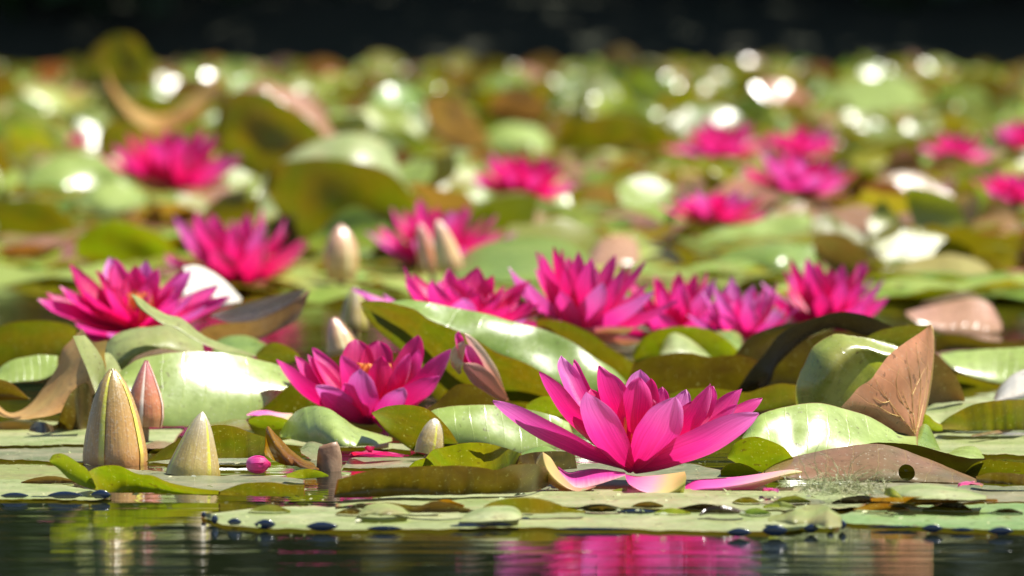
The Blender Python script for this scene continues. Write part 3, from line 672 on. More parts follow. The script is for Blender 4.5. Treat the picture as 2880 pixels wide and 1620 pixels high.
patch('narrow grey green curled leaf point rising over the tilted flower', [(1, [(995, 340), (1060, 370), (1140, 430), (1250, 490), (1370, 525), (1490, 620), (1640, 700), (1930, 800)], 'Y', 3.62), (1, [(998, 350), (1040, 440), (1130, 500), (1230, 570), (1330, 600), (1480, 690), (1640, 760), (1925, 812)], 'Y', 3.60)], 'faded', 'top', amp=.002, wob=3)
patch('pale stalk like fold below the withered leaf beside the tan leaf', [(1, [(775, 780), (830, 790), (880, 850), (915, 915)], 'Y', 3.5), (1, [(790, 900), (800, 1000), (840, 1010), (905, 950)], 'Y', 3.48)], 'faded', 'top', n=12, nv=6)
patch('broad pale green domed leaf with a white sheen behind the two left buds', [(1, [(878, 955), (960, 885), (1100, 812), (1350, 778), (1600, 778), (1900, 822), (2130, 892), (2215, 985)], 'o', .026), (1, [(890, 1090), (960, 1250), (1080, 1330), (1300, 1340), (1600, 1320), (1850, 1290), (2010, 1180), (2210, 1000)], 'Y', lambda u: 3.45 + .045*u + .012*(2*u-1)**2)], 'pale2' if False else 'pale', 'top', prof=1.8, n=44, nv=22, wob=2)
patch('brown curled edge behind the broad domed leaf', [(1, [(935, 915), (1000, 830), (1100, 780), (1200, 755), (1300, 760), (1360, 775)], 'Y', 3.56), (1, [(940, 920), (1010, 850), (1110, 810), (1210, 790), (1300, 785), (1360, 782)], 'Y', 3.54)], 'brown', n=20, nv=6)
patch('small green leaf behind the broad domed leaf', [(1, [(1600, 760), (1640, 690), (1750, 655), (1880, 660), (2015, 720)], 'o', .05), (1, [(1600, 790), (1700, 810), (1800, 820), (1920, 810), (2010, 740)], 'Y', 3.85)], 'green', 'top')
patch('small olive leaf between the domed leaf and the crimson lily', [(1, [(1935, 790), (2000, 730), (2080, 705), (2180, 740), (2260, 800)], 'o', -.02), (1, [(1935, 830), (2020, 860), (2100, 880), (2180, 880), (2260, 850)], 'Y', 3.75)], 'olive')
patch('olive leaf leaning behind the crimson lily on its left', [(2, [(155, 1300), (240, 1190), (350, 1090), (480, 1005), (620, 960), (800, 940)], 'o', -.03), (2, [(160, 1330), (260, 1350), (400, 1352), (560, 1350), (700, 1340), (820, 1320)], 'Y', 3.58)], 'olive')
patch('brown olive leaf standing behind the crimson lily', [(2, [(730, 830), (850, 800), (1000, 790), (1200, 785), (1350, 790), (1470, 810)], 'o', -.02), (2, [(730, 1250), (900, 1250), (1100, 1250), (1250, 1250), (1400, 1250), (1500, 1250)], 'Y', 3.72)], 'brownolive')
patch('dark green leaf lying behind the small pointed bud', [(5, [(1105, 582), (1230, 490), (1400, 390), (1600, 312), (1760, 320), (1900, 370), (2010, 402)], 'o', -.03), (5, [(1110, 590), (1250, 575), (1420, 560), (1600, 560), (1780, 560), (1900, 555), (2010, 540)], 'z', .003)], 'greendark' if False else 'olive')
patch('small olive leaf under the pink sepal left of the crimson lily', [(5, [(1870, 268), (1940, 240), (2030, 235), (2120, 250), (2200, 280)], 'o', -.01), (5, [(1880, 300), (1960, 335), (2040, 345), (2120, 340), (2190, 320)], 'Y', 3.40)], 'lime', n=18, nv=7)
patch('long green leaf lying on the pads between the pointed bud and the crimson lily', [(5, [(1380, 315), (1500, 300), (1650, 285), (1760, 268), (1860, 272)], 'o', .02), (5, [(1390, 325), (1520, 330), (1660, 335), (1780, 345), (1900, 350)], 'Y', 3.46)], 'olive', n=18, nv=6)
patch('pale yellow green leaf with brown flecks in front of the crimson lily', [(2, [(392, 1395), (440, 1310), (520, 1225), (640, 1186), (760, 1205), (870, 1275), (1000, 1355), (1240, 1425)], 'o', .035), (2, [(395, 1420), (500, 1440), (650, 1470), (800, 1490), (950, 1490), (1100, 1480), (1245, 1450)], 'z', .004)], 'pale', 'top', prof=1.8, n=36, nv=16)
patch('olive leaf curled upright in front of the crimson lily beside a grey bud', [(6, [(228, 218), (330, 172), (450, 158), (560, 165), (660, 195), (760, 280), (840, 380), (880, 450)], 'Y', 3.26), (6, [(235, 225), (330, 350), (440, 435), (520, 492), (600, 520), (690, 530), (780, 510), (878, 462)], 'Y', 3.31)], 'olive', n=30)
patch('pale glossy leaf with a white glare band behind the left petals of the large lily', [(6, [(660, 215), (720, 185), (900, 160), (1150, 158), (1350, 180), (1550, 225), (1720, 290)], 'o', .013), (6, [(700, 420), (850, 450), (1050, 455), (1300, 520), (1480, 510), (1650, 480), (1780, 440)], 'Y', 3.30)], 'pale', 'top', prof=1.9, n=40, nv=18)
patch('olive leaf with a red rim in the middle foreground left of the large lily', [(6, [(635, 560), (690, 500), (800, 470), (930, 446), (1080, 446), (1230, 480), (1360, 525)], 'o', -.025), (6, [(640, 590), (760, 640), (880, 650), (1000, 655), (1150, 655), (1260, 640), (1365, 600)], 'z', .006)], 'lime')
patch('small olive leaf edge at the foot of the red rimmed leaf', [(6, [(510, 622), (570, 575), (680, 558), (800, 575), (900, 612)], 'o', -.01), (6, [(512, 640), (600, 650), (700, 655), (800, 652), (900, 640)], 'z', .003)], 'lime', n=20, nv=7)
patch('grey brown leaf under the left petals of the large lily', [(6, [(1155, 642), (1230, 590), (1330, 545), (1450, 515), (1600, 505), (1760, 520)], 'o', -.01), (6, [(1160, 660), (1280, 665), (1400, 665), (1520, 660), (1650, 650), (1780, 640)], 'z', .003)], 'brownolive', n=22, nv=8)
patch('dark green leaf under the left petals of the large lily', [(6, [(1350, 530), (1450, 480), (1560, 470), (1700, 560), (1850, 640)], 'o', .02), (6, [(1360, 560), (1480, 620), (1600, 650), (1740, 670), (1860, 680)], 'Y', 3.2)], 'green', 'top', n=20, nv=8)
patch('long brown olive leaf edge rolled up left of the large lily', [(6, [(-30, 720), (80, 688), (200, 652), (400, 628), (700, 622), (900, 616), (1080, 632), (1170, 650), (1290, 612), (1420, 600), (1530, 625), (1600, 720)], 'o', -.018), (6, [(-60, 858), (60, 858), (300, 850), (520, 842), (760, 838), (1000, 834), (1200, 828), (1380, 822), (1500, 800), (1600, 740)], 'z', .003)], 'brownolive', n=60, nv=11)
patch('lime green leaf edge curled up in front of the two left buds', [(5, [(655, 668), (750, 622), (900, 618), (1030, 676), (1150, 690), (1260, 735), (1400, 772), (1560, 795), (1660, 805)], 'o', -.018), (5, [(690, 790), (780, 812), (900, 822), (1050, 820), (1200, 825), (1350, 830), (1500, 832), (1660, 832)], 'z', .002)], 'lime', n=46, nv=10)
patch('lime green leaf tongue curled up at the far left front', [(5, [(370, 578), (400, 535), (470, 525), (540, 560), (600, 605), (655, 640), (690, 700), (725, 775)], 'o', -.008), (5, [(375, 590), (440, 640), (500, 700), (560, 740), (620, 770), (680, 790), (720, 790)], 'Y', 2.99)], 'lime', n=30, nv=9)
patch('red rimmed olive leaf edge between the rolled leaf and the lime green leaf', [(5, [(1650, 812), (1740, 780), (1850, 750), (1960, 742), (2080, 742), (2180, 760), (2300, 760)], 'o', -.014), (5, [(1650, 838), (1780, 842), (1900, 845), (2020, 848), (2140, 850), (2300, 850)], 'z', .002)], 'olive', n=34, nv=8)
patch('small lime leaf edge beside the stub behind the rolled leaf', [(5, [(2160, 680), (2250, 650), (2330, 640), (2420, 660), (2480, 690)], 'o', -.01), (5, [(2165, 705), (2250, 712), (2330, 712), (2420, 705), (2480, 700)], 'z', .003)], 'lime', n=18, nv=6)
patch('rust coloured torn leaf scrap standing in front of the crimson lily', [(5, [(1998, 480), (2015, 330), (2080, 375), (2150, 450), (2210, 510), (2290, 560), (2370, 600)], 'Y', 3.18), (5, [(2000, 540), (2040, 560), (2090, 590), (2150, 610), (2220, 625), (2300, 635), (2410, 640)], 'z', .004)], 'rust', amp=.003, wob=6, n=26)
patch('grey wrinkled leaf scrap beside the brown stub', [(5, [(2265, 490), (2330, 435), (2400, 440), (2460, 480), (2500, 520)], 'o', .03), (5, [(2270, 520), (2340, 560), (2400, 600), (2450, 610), (2500, 600)], 'Y', 3.25)], 'brownolive', 'top', amp=.003, wob=5, n=18, nv=8)

# the big crescent leaf in the middle: glossy green face behind, olive underside in front
patch('big crescent leaf with glossy green face in the middle behind the two lilies', [(2, [(1205, 402), (1330, 383), (1480, 396), (1700, 440), (1960, 492), (2200, 560), (2400, 612), (2600, 700), (2780, 830), (2900, 900), (3020, 1010)], 'Y', 3.695),
      (2, [(1100, 400), (1250, 440), (1420, 500), (1600, 590), (1800, 660), (2000, 770), (2200, 850), (2400, 950), (2560, 1040), (2700, 1090), (2850, 1060), (3018, 1020)], 'Y', 3.68)], 'green', 'top', prof=1.5, n=60, nv=18)
patch('olive underside half of the big crescent leaf in the middle', [(2, [(1000, 405), (1060, 392), (1200, 400), (1400, 452), (1520, 530), (1700, 603), (1850, 672), (2050, 792), (2250, 862), (2450, 982), (2600, 1100)], 'Y', 3.63),
      (2, [(1002, 415), (1060, 540), (1180, 660), (1300, 760), (1420, 900), (1500, 1060), (1650, 1200), (1850, 1240), (2100, 1240), (2350, 1240), (2580, 1240)], 'Y', 3.70)], 'olive', 'under', n=54, nv=16)
patch('brown tinged olive leaf rising between the crimson lily and the open pink bud', [(6, [(640, 190), (730, 130), (800, 60), (900, 0), (1050, 20), (1200, 90), (1350, 170)], 'o', -.02), (6, [(640, 240), (760, 240), (900, 240), (1050, 240), (1200, 240), (1360, 240)], 'Y', 3.52)], 'brownolive')
patch('small lime leaf under the crescent leaf left of the large lily', [(3, [(480, 640), (560, 590), (640, 572), (740, 600), (800, 640)], 'o', -.02), (3, [(480, 700), (560, 720), (650, 730), (730, 730), (800, 720)], 'Y', 3.45)], 'lime', n=20, nv=8)
patch('olive leaf arching behind the crescent leaf', [(3, [(560, -5), (760, 10), (950, 90), (1120, 210), (1320, 335)], 'o', -.02), (3, [(560, 300), (800, 400), (1000, 480), (1150, 560), (1330, 620)], 'Y', 3.95)], 'olive')
patch('wide brown olive leaf behind the top petals of the large lily', [(3, [(1290, 335), (1400, 290), (1550, 256), (1720, 250), (1880, 282), (2000, 268), (2110, 268), (2230, 310)], 'o', -.03), (3, [(1200, 620), (1350, 620), (1550, 620), (1750, 620), (1900, 620), (2050, 620), (2250, 620)], 'Y', 3.72)], 'brownolive', n=44)
patch('low olive leaf with an orange rim behind the large lily', [(3, [(1560, 560), (1700, 520), (1850, 512), (2000, 528), (2150, 545), (2300, 500), (2420, 478), (2560, 495)], 'o', -.02), (3, [(1560, 700), (1720, 700), (1850, 700), (2000, 700), (2150, 690), (2300, 680), (2430, 670), (2560, 660)], 'Y', 3.55)], 'olive', n=36)
patch('bright green arched leaf behind the wide olive leaf', [(3, [(1282, 265), (1340, 160), (1450, 85), (1600, 50), (1770, 52), (1900, 90), (2010, 160), (2100, 250)], 'o', -.01), (3, [(1300, 330), (1400, 340), (1550, 350), (1700, 350), (1850, 345), (1980, 330), (2100, 300)], 'Y', 3.98)], 'lime')
patch('bluish green lit face inside the bright arched leaf', [(3, [(1490, 240), (1530, 150), (1590, 95), (1680, 120), (1780, 190), (1890, 295)], 'Y', 3.97), (3, [(1490, 260), (1570, 280), (1650, 290), (1730, 295), (1810, 300), (1890, 302)], 'Y', 3.94)], 'pad', 'top', n=18, nv=8)
patch('small round green leaf end beside the bright arched leaf', [(3, [(1880, 95), (1960, 80), (2050, 85), (2110, 130), (2115, 190)], 'Y', 4.1), (3, [(1900, 110), (1960, 160), (2020, 210), (2080, 245), (2112, 215)], 'Y', 4.07)], 'green', 'top', n=14, nv=6)
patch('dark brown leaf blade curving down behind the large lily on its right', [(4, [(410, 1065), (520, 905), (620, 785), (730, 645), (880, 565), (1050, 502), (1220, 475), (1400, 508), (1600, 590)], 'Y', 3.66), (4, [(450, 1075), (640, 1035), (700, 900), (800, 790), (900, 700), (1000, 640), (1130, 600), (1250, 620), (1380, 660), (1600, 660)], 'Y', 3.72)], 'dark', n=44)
patch('olive leaf in the shade left of the dark curved leaf', [(4, [(390, 800), (500, 670), (640, 600), (780, 565), (920, 545), (1050, 520)], 'o', -.01), (4, [(300, 1000), (450, 1030), (560, 900), (680, 760), (820, 680), (1000, 620)], 'Y', 3.85)], 'brownolive')
patch('olive leaf in the hollow of the dark curved leaf', [(4, [(640, 800), (760, 740), (900, 690), (1050, 640), (1200, 620), (1500, 640)], 'o', -.01), (4, [(560, 1080), (700, 1080), (850, 1080), (1000, 1080), (1200, 1080), (1500, 1080)], 'Y', 3.78)], 'brownolive')
patch('yellow olive leaf top between the dark curved leaf and the orange leaf', [(4, [(1385, 668), (1480, 620), (1600, 590), (1740, 575), (1870, 575)], 'o', -.01), (4, [(1390, 720), (1500, 760), (1600, 780), (1750, 760), (1870, 700)], 'Y', 3.62)], 'olive', n=20, nv=8)
rg, _ = patch('pale yellow green upright leaf with a ragged torn edge at the right', [(4, [(855, 1185), (850, 1050), (885, 930), (925, 850), (960, 770), (1010, 705), (1130, 650), (1300, 655), (1450, 682), (1560, 712), (1640, 750)], 'Y', 3.40), (4, [(1060, 1200), (1080, 1080), (1130, 985), (1180, 915), (1240, 850), (1310, 800), (1400, 790), (1480, 800), (1560, 820), (1640, 820)], 'Y', 3.385),
      (4, [(1260, 1210), (1300, 1150), (1340, 1090), (1390, 1040), (1430, 1000), (1470, 950), (1500, 930), (1540, 910), (1580, 900), (1610, 890), (1650, 880)], 'Y', 3.41)], 'yellow', 'top', n=44, nv=16, wob=6, amp=.003)
og, S = patch('orange brown upright leaf with yellow veins at the right, folded to a point', [(4, [(1195, 1192), (1260, 1122), (1330, 1045), (1420, 985), (1470, 915), (1560, 800), (1700, 692), (1800, 625), (1868, 572)], 'Y', (3.235, 3.315)), (4, [(1300, 1240), (1420, 1210), (1520, 1160), (1610, 1080), (1690, 980), (1760, 870), (1810, 760), (1845, 660), (1870, 575)], 'Y', (3.248, 3.326)),
      (4, [(1380, 1275), (1560, 1355), (1700, 1400), (1778, 1430), (1820, 1260), (1860, 1050), (1888, 850), (1896, 680), (1873, 578)], 'Y', (3.275, 3.345))], 'orange', 'under', n=44, nv=18, wob=2)
def veins(o, fr, lines, r=.00026):
    me = o.data; cc = Vector((0, 0, CH)); vs3 = [v.co + o.location for v in me.vertices]
    pp = []
    for v in vs3:
        d = v - cc; f = d.dot(FWD); pp.append((1440 + FPX*d.x/f, 810 - FPX*d.dot(UPV)/f))
    for ln in lines:
        pts = []
        for x, y in resample(ln, [k/11 for k in range(12)]):
            a, b = P(fr, x, y); q = sorted((((u-a)**2 + (w_-b)**2), k) for k, (u, w_) in enumerate(pp))[:3]
            ws = [1/(d + 1) for d, _ in q]; Yv = sum(w_*vs3[k].y for w_, (_, k) in zip(ws, q))/sum(ws)
            pts.append(atY(a, b, Yv - .0006) - o.location)
        V, Fc = tube(pts, r, 5); new_obj('vein', mesh_from('vein', V, Fc, M['vein']), o)
veins(og, 4, [[(1755, 1400), (1650, 1270), (1560, 1150), (1490, 1050), (1455, 980)], [(1755, 1400), (1715, 1270), (1640, 1120), (1612, 1000), (1640, 900)], [(1760, 1390), (1740, 1250), (1735, 1100), (1715, 950), (1692, 830), (1690, 770)],
              [(1765, 1380), (1785, 1200), (1798, 1050), (1785, 900), (1770, 790), (1762, 710)], [(1775, 1350), (1828, 1100), (1848, 900), (1845, 750), (1846, 660)], [(1650, 1270), (1560, 1240), (1480, 1190), (1410, 1165)], [(1560, 1150), (1510, 1160), (1440, 1120)], [(1740, 1250), (1700, 1190), (1655, 1060)], [(1735, 1100), (1780, 1000), (1830, 900)]])
patch('tan back edge of the orange upright leaf', [(4, [(1850, 600), (1875, 568), (1893, 600), (1900, 700), (1896, 850), (1870, 1060), (1830, 1260), (1782, 1440)], 'Y', 3.372), (4, [(1868, 590), (1885, 600), (1890, 660), (1893, 760), (1886, 900), (1858, 1080), (1818, 1260), (1778, 1436)], 'Y', 3.352)], 'tan', 'top', n=26, nv=5)
patch('dark brown leaf standing behind the orange leaf', [(4, [(1860, 780), (1920, 800), (1990, 870), (2060, 960), (2110, 1060), (2130, 1130)], 'o', -.01), (4, [(1820, 1170), (1880, 1170), (1940, 1165), (2000, 1160), (2060, 1155), (2130, 1150)], 'Y', 3.5)], 'brown')
patch('pale glossy leaf with white glare at the foot of the orange leaf', [(7, [(445, 405), (560, 250), (690, 192), (900, 150), (1060, 145), (1200, 182), (1400, 242), (1560, 332), (1640, 385), (1772, 395)], 'o', .026), (7, [(460, 430), (620, 500), (780, 560), (950, 560), (1100, 540), (1250, 520), (1400, 510), (1550, 510), (1680, 500), (1775, 480)], 'Y', (3.165, 3.21))], 'pale', 'top', prof=1.7, n=50, nv=22, amp=.003)
patch('small green leaf at the right foot of the orange leaf', [(7, [(1785, 330), (1820, 300), (1860, 320), (1900, 400), (1945, 495)], 'Y', 3.28), (7, [(1770, 470), (1810, 500), (1850, 505), (1900, 505), (1948, 500)], 'Y', 3.24)], 'green', 'top', n=14, nv=8)
patch('olive leaf between the large lily and the long brown leaf', [(7, [(335, 545), (400, 440), (520, 398), (660, 425), (770, 485), (835, 560)], 'o', -.02), (7, [(340, 560), (430, 610), (520, 645), (600, 665), (700, 650), (830, 580)], 'Y', 3.13)], 'lime')
patch('small olive leaf above the long sepal of the large lily', [(7, [(285, 655), (340, 608), (420, 597), (500, 620), (575, 668)], 'o', -.01), (7, [(288, 690), (360, 710), (430, 715), (500, 710), (575, 690)], 'Y', 3.12)], 'lime', n=18, nv=7)
patch('long brown purple leaf with an oval hole at the right front', [(7, [(600, 665), (700, 600), (820, 556), (1000, 512), (1200, 475), (1420, 452), (1600, 475), (1850, 565), (2100, 668), (2330, 768)], 'o', .03), (7, [(590, 700), (760, 716), (950, 728), (1150, 735), (1350, 738), (1550, 740), (1750, 740), (1950, 742), (2140, 750), (2335, 775)], 'Y', 3.085)],
      'brown', 'under', n=110, nv=34, prof=1.6, hole=(.632, .70, .040, .26))
patch('dark olive rim of the leaf behind the long brown leaf', [(7, [(1300, 470), (1450, 442), (1620, 446), (1800, 470), (1980, 520), (2150, 560), (2290, 560)], 'o', -.048), (7, [(1300, 735), (1500, 738), (1700, 740), (1850, 738), (2000, 700), (2120, 690), (2290, 600)], 'Y', 3.17)], 'dullolive')
patch('small green leaf with a white glare right of the brown leaf', [(7, [(2010, 520), (2080, 480), (2160, 468), (2220, 480), (2290, 555)], 'o', .05), (7, [(2010, 530), (2080, 545), (2160, 560), (2220, 570), (2290, 575)], 'Y', 3.24)], 'pale', 'top', n=16, nv=7)
patch('olive leaf edge at the right border beside the brown leaf tip', [(7, [(2130, 665), (2200, 600), (2300, 572), (2450, 585), (2640, 600)], 'o', -.01), (7, [(2140, 690), (2260, 700), (2380, 700), (2500, 700), (2640, 700)], 'Y', 3.13)], 'olive')
patch('brown olive leaf edge low at the right border', [(7, [(2220, 695), (2320, 672), (2440, 672), (2640, 690)], 'o', -.01), (7, [(2220, 740), (2330, 755), (2450, 760), (2640, 760)], 'z', .004)], 'brownolive')
patch('olive leaf at the right border with a brown rim', [(4, [(1945, 1315), (2050, 1242), (2200, 1172), (2400, 1142), (2640, 1140)], 'o', -.03), (4, [(1950, 1360), (2100, 1370), (2250, 1372), (2400, 1370), (2640, 1365)], 'z', .004)], 'olive', n=36)
patch('pale grey green leaf behind the orange leaf near the right border', [(4, [(1825, 1210), (1920, 1160), (2040, 1135), (2180, 1130), (2330, 1150)], 'o', .08), (4, [(1830, 1260), (1890, 1310), (1960, 1335), (2100, 1290), (2330, 1220)], 'Y', 3.45)], 'pad', 'top')
patch('lime leaf strip beside the foot of the orange leaf', [(4, [(1815, 1240), (1860, 1260), (1900, 1300), (1960, 1330)], 'Y', 3.36), (4, [(1815, 1330), (1870, 1365), (1920, 1375), (1965, 1375)], 'Y', 3.38)], 'lime', n=14, nv=6)
patch('white bleached leaf with dark spots at the right border', [(4, [(2345, 1135), (2380, 1060), (2450, 980), (2530, 925), (2640, 890)], 'o', .03), (4, [(2350, 1145), (2430, 1145), (2500, 1140), (2560, 1130), (2640, 1110)], 'Y', 3.62)], 'white', 'top')
patch('pale green leaf at the right border above the white leaf', [(4, [(1940, 795), (2050, 775), (2200, 762), (2400, 750), (2640, 735)], 'o', .025), (4, [(1950, 815), (2050, 900), (2200, 965), (2400, 1015), (2640, 1020)], 'Y', 3.92)], 'pale', 'top', prof=1.7, n=36)
patch('olive underside below the pale green leaf at the right border', [(4, [(2060, 940), (2150, 960), (2280, 1000), (2400, 1025), (2640, 1025)], 'Y', 3.9), (4, [(2100, 1150), (2200, 1160), (2300, 1160), (2420, 1160), (2640, 1160)], 'Y', 3.95)], 'olive')
patch('brown olive leaf at the right border above the pale green leaf', [(4, [(1890, 680), (1980, 640), (2120, 650), (2280, 690), (2450, 700), (2640, 680)], 'o', -.01), (4, [(1890, 790), (2050, 770), (2200, 765), (2400, 755), (2640, 745)], 'Y', 4.3)], 'brownolive')
patch('pinkish grey leaf with a brown arched rim near the right border', [(4, [(1680, 470), (1850, 430), (2000, 400), (2180, 372), (2320, 420), (2410, 560)], 'o', .03), (4, [(1690, 500), (1820, 580), (1950, 630), (2100, 650), (2250, 650), (2410, 620)], 'Y', 4.6)], 'pink', 'top')
patch('brown arched leaf rim above the pinkish leaf near the right border', [(4, [(1800, 410), (1930, 370), (2060, 325), (2160, 320), (2260, 370), (2340, 430)], 'Y', 4.72), (4, [(1810, 420), (1940, 400), (2060, 375), (2160, 365), (2240, 385), (2340, 440)], 'Y', 4.66)], 'brown')

# ------------------------------------------------------------------ pads lying on the water
def pad(label, fr, far, near, mat='pad', n=50, wavy=4.0, lift=.0010, amp=.0012, nv=10, curl=None):
    rows = [(fr, far, 'z', lift), (fr, near, 'z', lift)]
    return patch(label, rows, mat, 'top', n=n, nv=nv, prof=1, wob=wavy, amp=amp, name='lily_pad', cat='lily pad', group=None)
pA, _ = pad('long grey green floating pad along the front water in the middle', 5, [(1515, 975), (1700, 962), (1900, 935), (2200, 925), (2576, 925), (3100, 935), (3600, 925), (4200, 930), (4800, 930), (5300, 925), (5750, 925), (6150, 925), (6340, 990)],
            [(1530, 1010), (1700, 1060), (2000, 1085), (2300, 1095), (2600, 1100), (2900, 1095), (3400, 1095), (3900, 1085), (4500, 1090), (5000, 1105), (5500, 1115), (5900, 1105), (6330, 1075)], 'pad', n=90, nv=12)
pB, _ = pad('pale green floating pad at the left front edge of the water', 5, [(-100, 720), (100, 715), (300, 735), (500, 770), (700, 800), (840, 830)], [(-100, 868), (100, 866), (300, 868), (500, 872), (700, 872), (838, 850)], 'pad')
pC, _ = pad('green floating pad at the right front edge of the water', 7, [(1150, 990), (1400, 935), (1700, 915), (2100, 915), (2400, 900), (2700, 895)], [(1170, 1040), (1400, 1060), (1700, 1070), (2000, 1085), (2300, 1095), (2700, 1105)], 'padgreen', n=50)
pD, _ = pad('pale green pad under the large lily with lifted wavy edge', 6, [(-40, 880), (300, 855), (700, 820), (1100, 812), (1500, 815), (2000, 800), (2500, 790), (3000, 790), (3500, 800), (4000, 830)], [(-40, 925), (300, 900), (700, 925), (1000, 945), (1300, 905), (1700, 925), (2200, 935), (2700, 950), (3300, 950), (3950, 930)], 'pad', n=80, lift=.0020)
pE, _ = pad('grey green pad under the weed tangle at the right front', 7, [(500, 800), (900, 770), (1400, 745), (1800, 745), (2200, 765), (2640, 770)], [(300, 900), (800, 910), (1300, 905), (1700, 895), (2200, 895), (2640, 890)], 'padgrey', n=50, lift=.0016)
pF, _ = pad('grey pad behind the lime green curled leaf edge', 5, [(900, 640), (1200, 655), (1500, 690), (1800, 690), (2100, 690), (2300, 720)], [(1000, 800), (1300, 805), (1600, 815), (1900, 815), (2150, 815), (2300, 810)], 'padgrey', n=40, lift=.0008)
pG, _ = pad('pale decaying pad left of the largest bud', 5, [(-80, 612), (100, 608), (300, 612), (460, 625)], [(-80, 740), (100, 742), (300, 748), (560, 765)], 'faded', n=30, lift=.0008, wavy=3)
pH, _ = pad('grey green pad behind the largest bud', 5, [(-80, 455), (200, 455), (500, 450), (800, 445), (1180, 455)], [(-80, 562), (200, 575), (500, 592), (800, 600), (1000, 600)], 'padgrey', n=36, lift=.0008)
pI, _ = pad('pale green pad under the dark olive triangular leaf', 5, [(-80, 300), (150, 275), (400, 285), (700, 330), (1100, 335), (1400, 330)], [(-80, 460), (200, 465), (500, 462), (800, 455), (1100, 465), (1300, 465)], 'pad', n=40, lift=.0020)
pJ, _ = pad('brownish pad scrap right of the largest bud', 5, [(1080, 470), (1180, 430), (1300, 440)], [(1085, 480), (1190, 485), (1300, 480)], 'brown', n=12, lift=.0030)
pK, _ = pad('dull olive pad lying behind the small pointed bud', 5, [(1100, 580), (1300, 545), (1700, 530), (1900, 565), (2000, 600)], [(1110, 590), (1300, 605), (1600, 610), (1850, 610), (2000, 612)], 'padgrey', n=30, lift=.0008)
pL, _ = pad('pale pad below the crimson lily beside the fallen petal', 5, [(2080, 430), (2350, 410), (2700, 425), (3100, 460)], [(2120, 450), (2400, 475), (2750, 480), (3100, 500)], 'pad', n=30, lift=.0012)
pM, _ = pad('dark wet pad between the stub and the red rimmed leaf', 6, [(60, 560), (300, 555), (600, 545), (800, 560)], [(0, 630), (250, 640), (500, 645), (800, 650)], 'padgrey', n=30, lift=.0008)
pN, _ = pad('pale green pad at the right behind the brown olive leaves', 7, [(1750, 385), (2000, 375), (2250, 375), (2640, 385)], [(1800, 520), (2050, 525), (2300, 530), (2640, 540)], 'pad', n=36, lift=.0012)
pO, _ = pad('grey green pad behind the olive leaf at the right border', 4, [(1900, 1135), (2100, 1130), (2300, 1125), (2640, 1150)], [(1900, 1200), (2100, 1200), (2300, 1200), (2640, 1200)], 'pad', n=24, lift=.0012)
pP, _ = pad('dark wet pad under the sepals of the large lily', 3, [(300, 1180), (700, 1100), (1200, 1080), (1700, 1080), (2100, 1180), (2300, 1260)], [(350, 1300), (700, 1330), (1200, 1345), (1700, 1355), (2100, 1340), (2320, 1300)], 'padgrey', n=50, lift=.0012)

# curled olive edges of those front pads
patch('', [(6, [(240, 905), (340, 893), (450, 905), (560, 925), (700, 884), (820, 900), (970, 945)], 'o', -.006), (6, [(250, 925), (400, 945), (520, 962), (650, 970), (800, 972), (970, 962)], 'z', .003)], 'brownolive', name='curled_edge', parent=pD, n=30, nv=6)
patch('', [(6, [(1040, 945), (1130, 895), (1250, 865), (1420, 856), (1560, 880), (1700, 930), (1840, 958)], 'o', -.01), (6, [(1045, 955), (1200, 960), (1350, 975), (1500, 980), (1650, 975), (1840, 968)], 'z', .003)], 'olive', name='curled_edge', parent=pD, n=30, nv=7)
patch('', [(6, [(2700, 985), (2760, 935), (2850, 915), (2940, 925), (3050, 965)], 'o', -.006), (6, [(2700, 990), (2790, 985), (2880, 985), (2960, 985), (3050, 975)], 'z', .003)], 'dark', name='curled_edge', parent=pD, n=20, nv=6)
patch('pale green fold lapping over the long front pad in the middle', [(6, [(905, 1010), (980, 960), (1080, 932), (1220, 920), (1320, 935), (1365, 985)], 'o', .03), (6, [(910, 1020), (1020, 1025), (1120, 1028), (1220, 1025), (1300, 1022), (1362, 1010)], 'z', .004)], 'pad', 'top', n=22, nv=8)
patch('low rounded fold on the long front pad at the left of the middle', [(6, [(130, 975), (200, 915), (300, 897), (420, 915), (520, 965)], 'o', .03), (6, [(135, 985), (240, 990), (330, 992), (430, 988), (520, 978)], 'z', .004)], 'faded', 'top', n=18, nv=7)
patch('', [(7, [(1420, 862), (1600, 852), (1850, 850), (2100, 860), (2380, 885)], 'o', -.004), (7, [(1425, 888), (1600, 893), (1850, 895), (2100, 893), (2380, 892)], 'z', .006)], 'rust', name='curled_edge', parent=pE, n=30, nv=6)
for a, b, c_, h in ((1555, 1670, 1790, 20), (1915, 2040, 2170, 24)):
    patch('', [(7, [(a, 918), ((a+b)/2, 918-h*.8), (b, 918-h), ((b+c_)/2, 918-h*.7), (c_, 938)], 'o', -.005), (7, [(a, 922), ((a+b)/2, 932), (b, 936), ((b+c_)/2, 938), (c_, 941)], 'z', .004)], 'dark', name='curled_edge', parent=pC, n=16, nv=5)
patch('yellowish ragged fold on the right end of the long front pad', [(7, [(640, 1010), (780, 970), (930, 925), (1075, 910), (1120, 950), (1190, 990), (1200, 1040)], 'o', .03), (7, [(650, 1030), (780, 1050), (900, 1060), (1000, 1065), (1080, 1075), (1140, 1080), (1200, 1085)], 'z', .004)], 'faded', 'top', n=24, nv=9, wob=5, amp=.003)
patch('narrow green leaf strip lying in front of the large lily', [(3, [(975, 1370), (1060, 1320), (1150, 1280), (1245, 1262)], 'o', .005), (3, [(980, 1378), (1080, 1362), (1160, 1332), (1247, 1285)], 'Y', 3.0)], 'lime', n=14, nv=5)
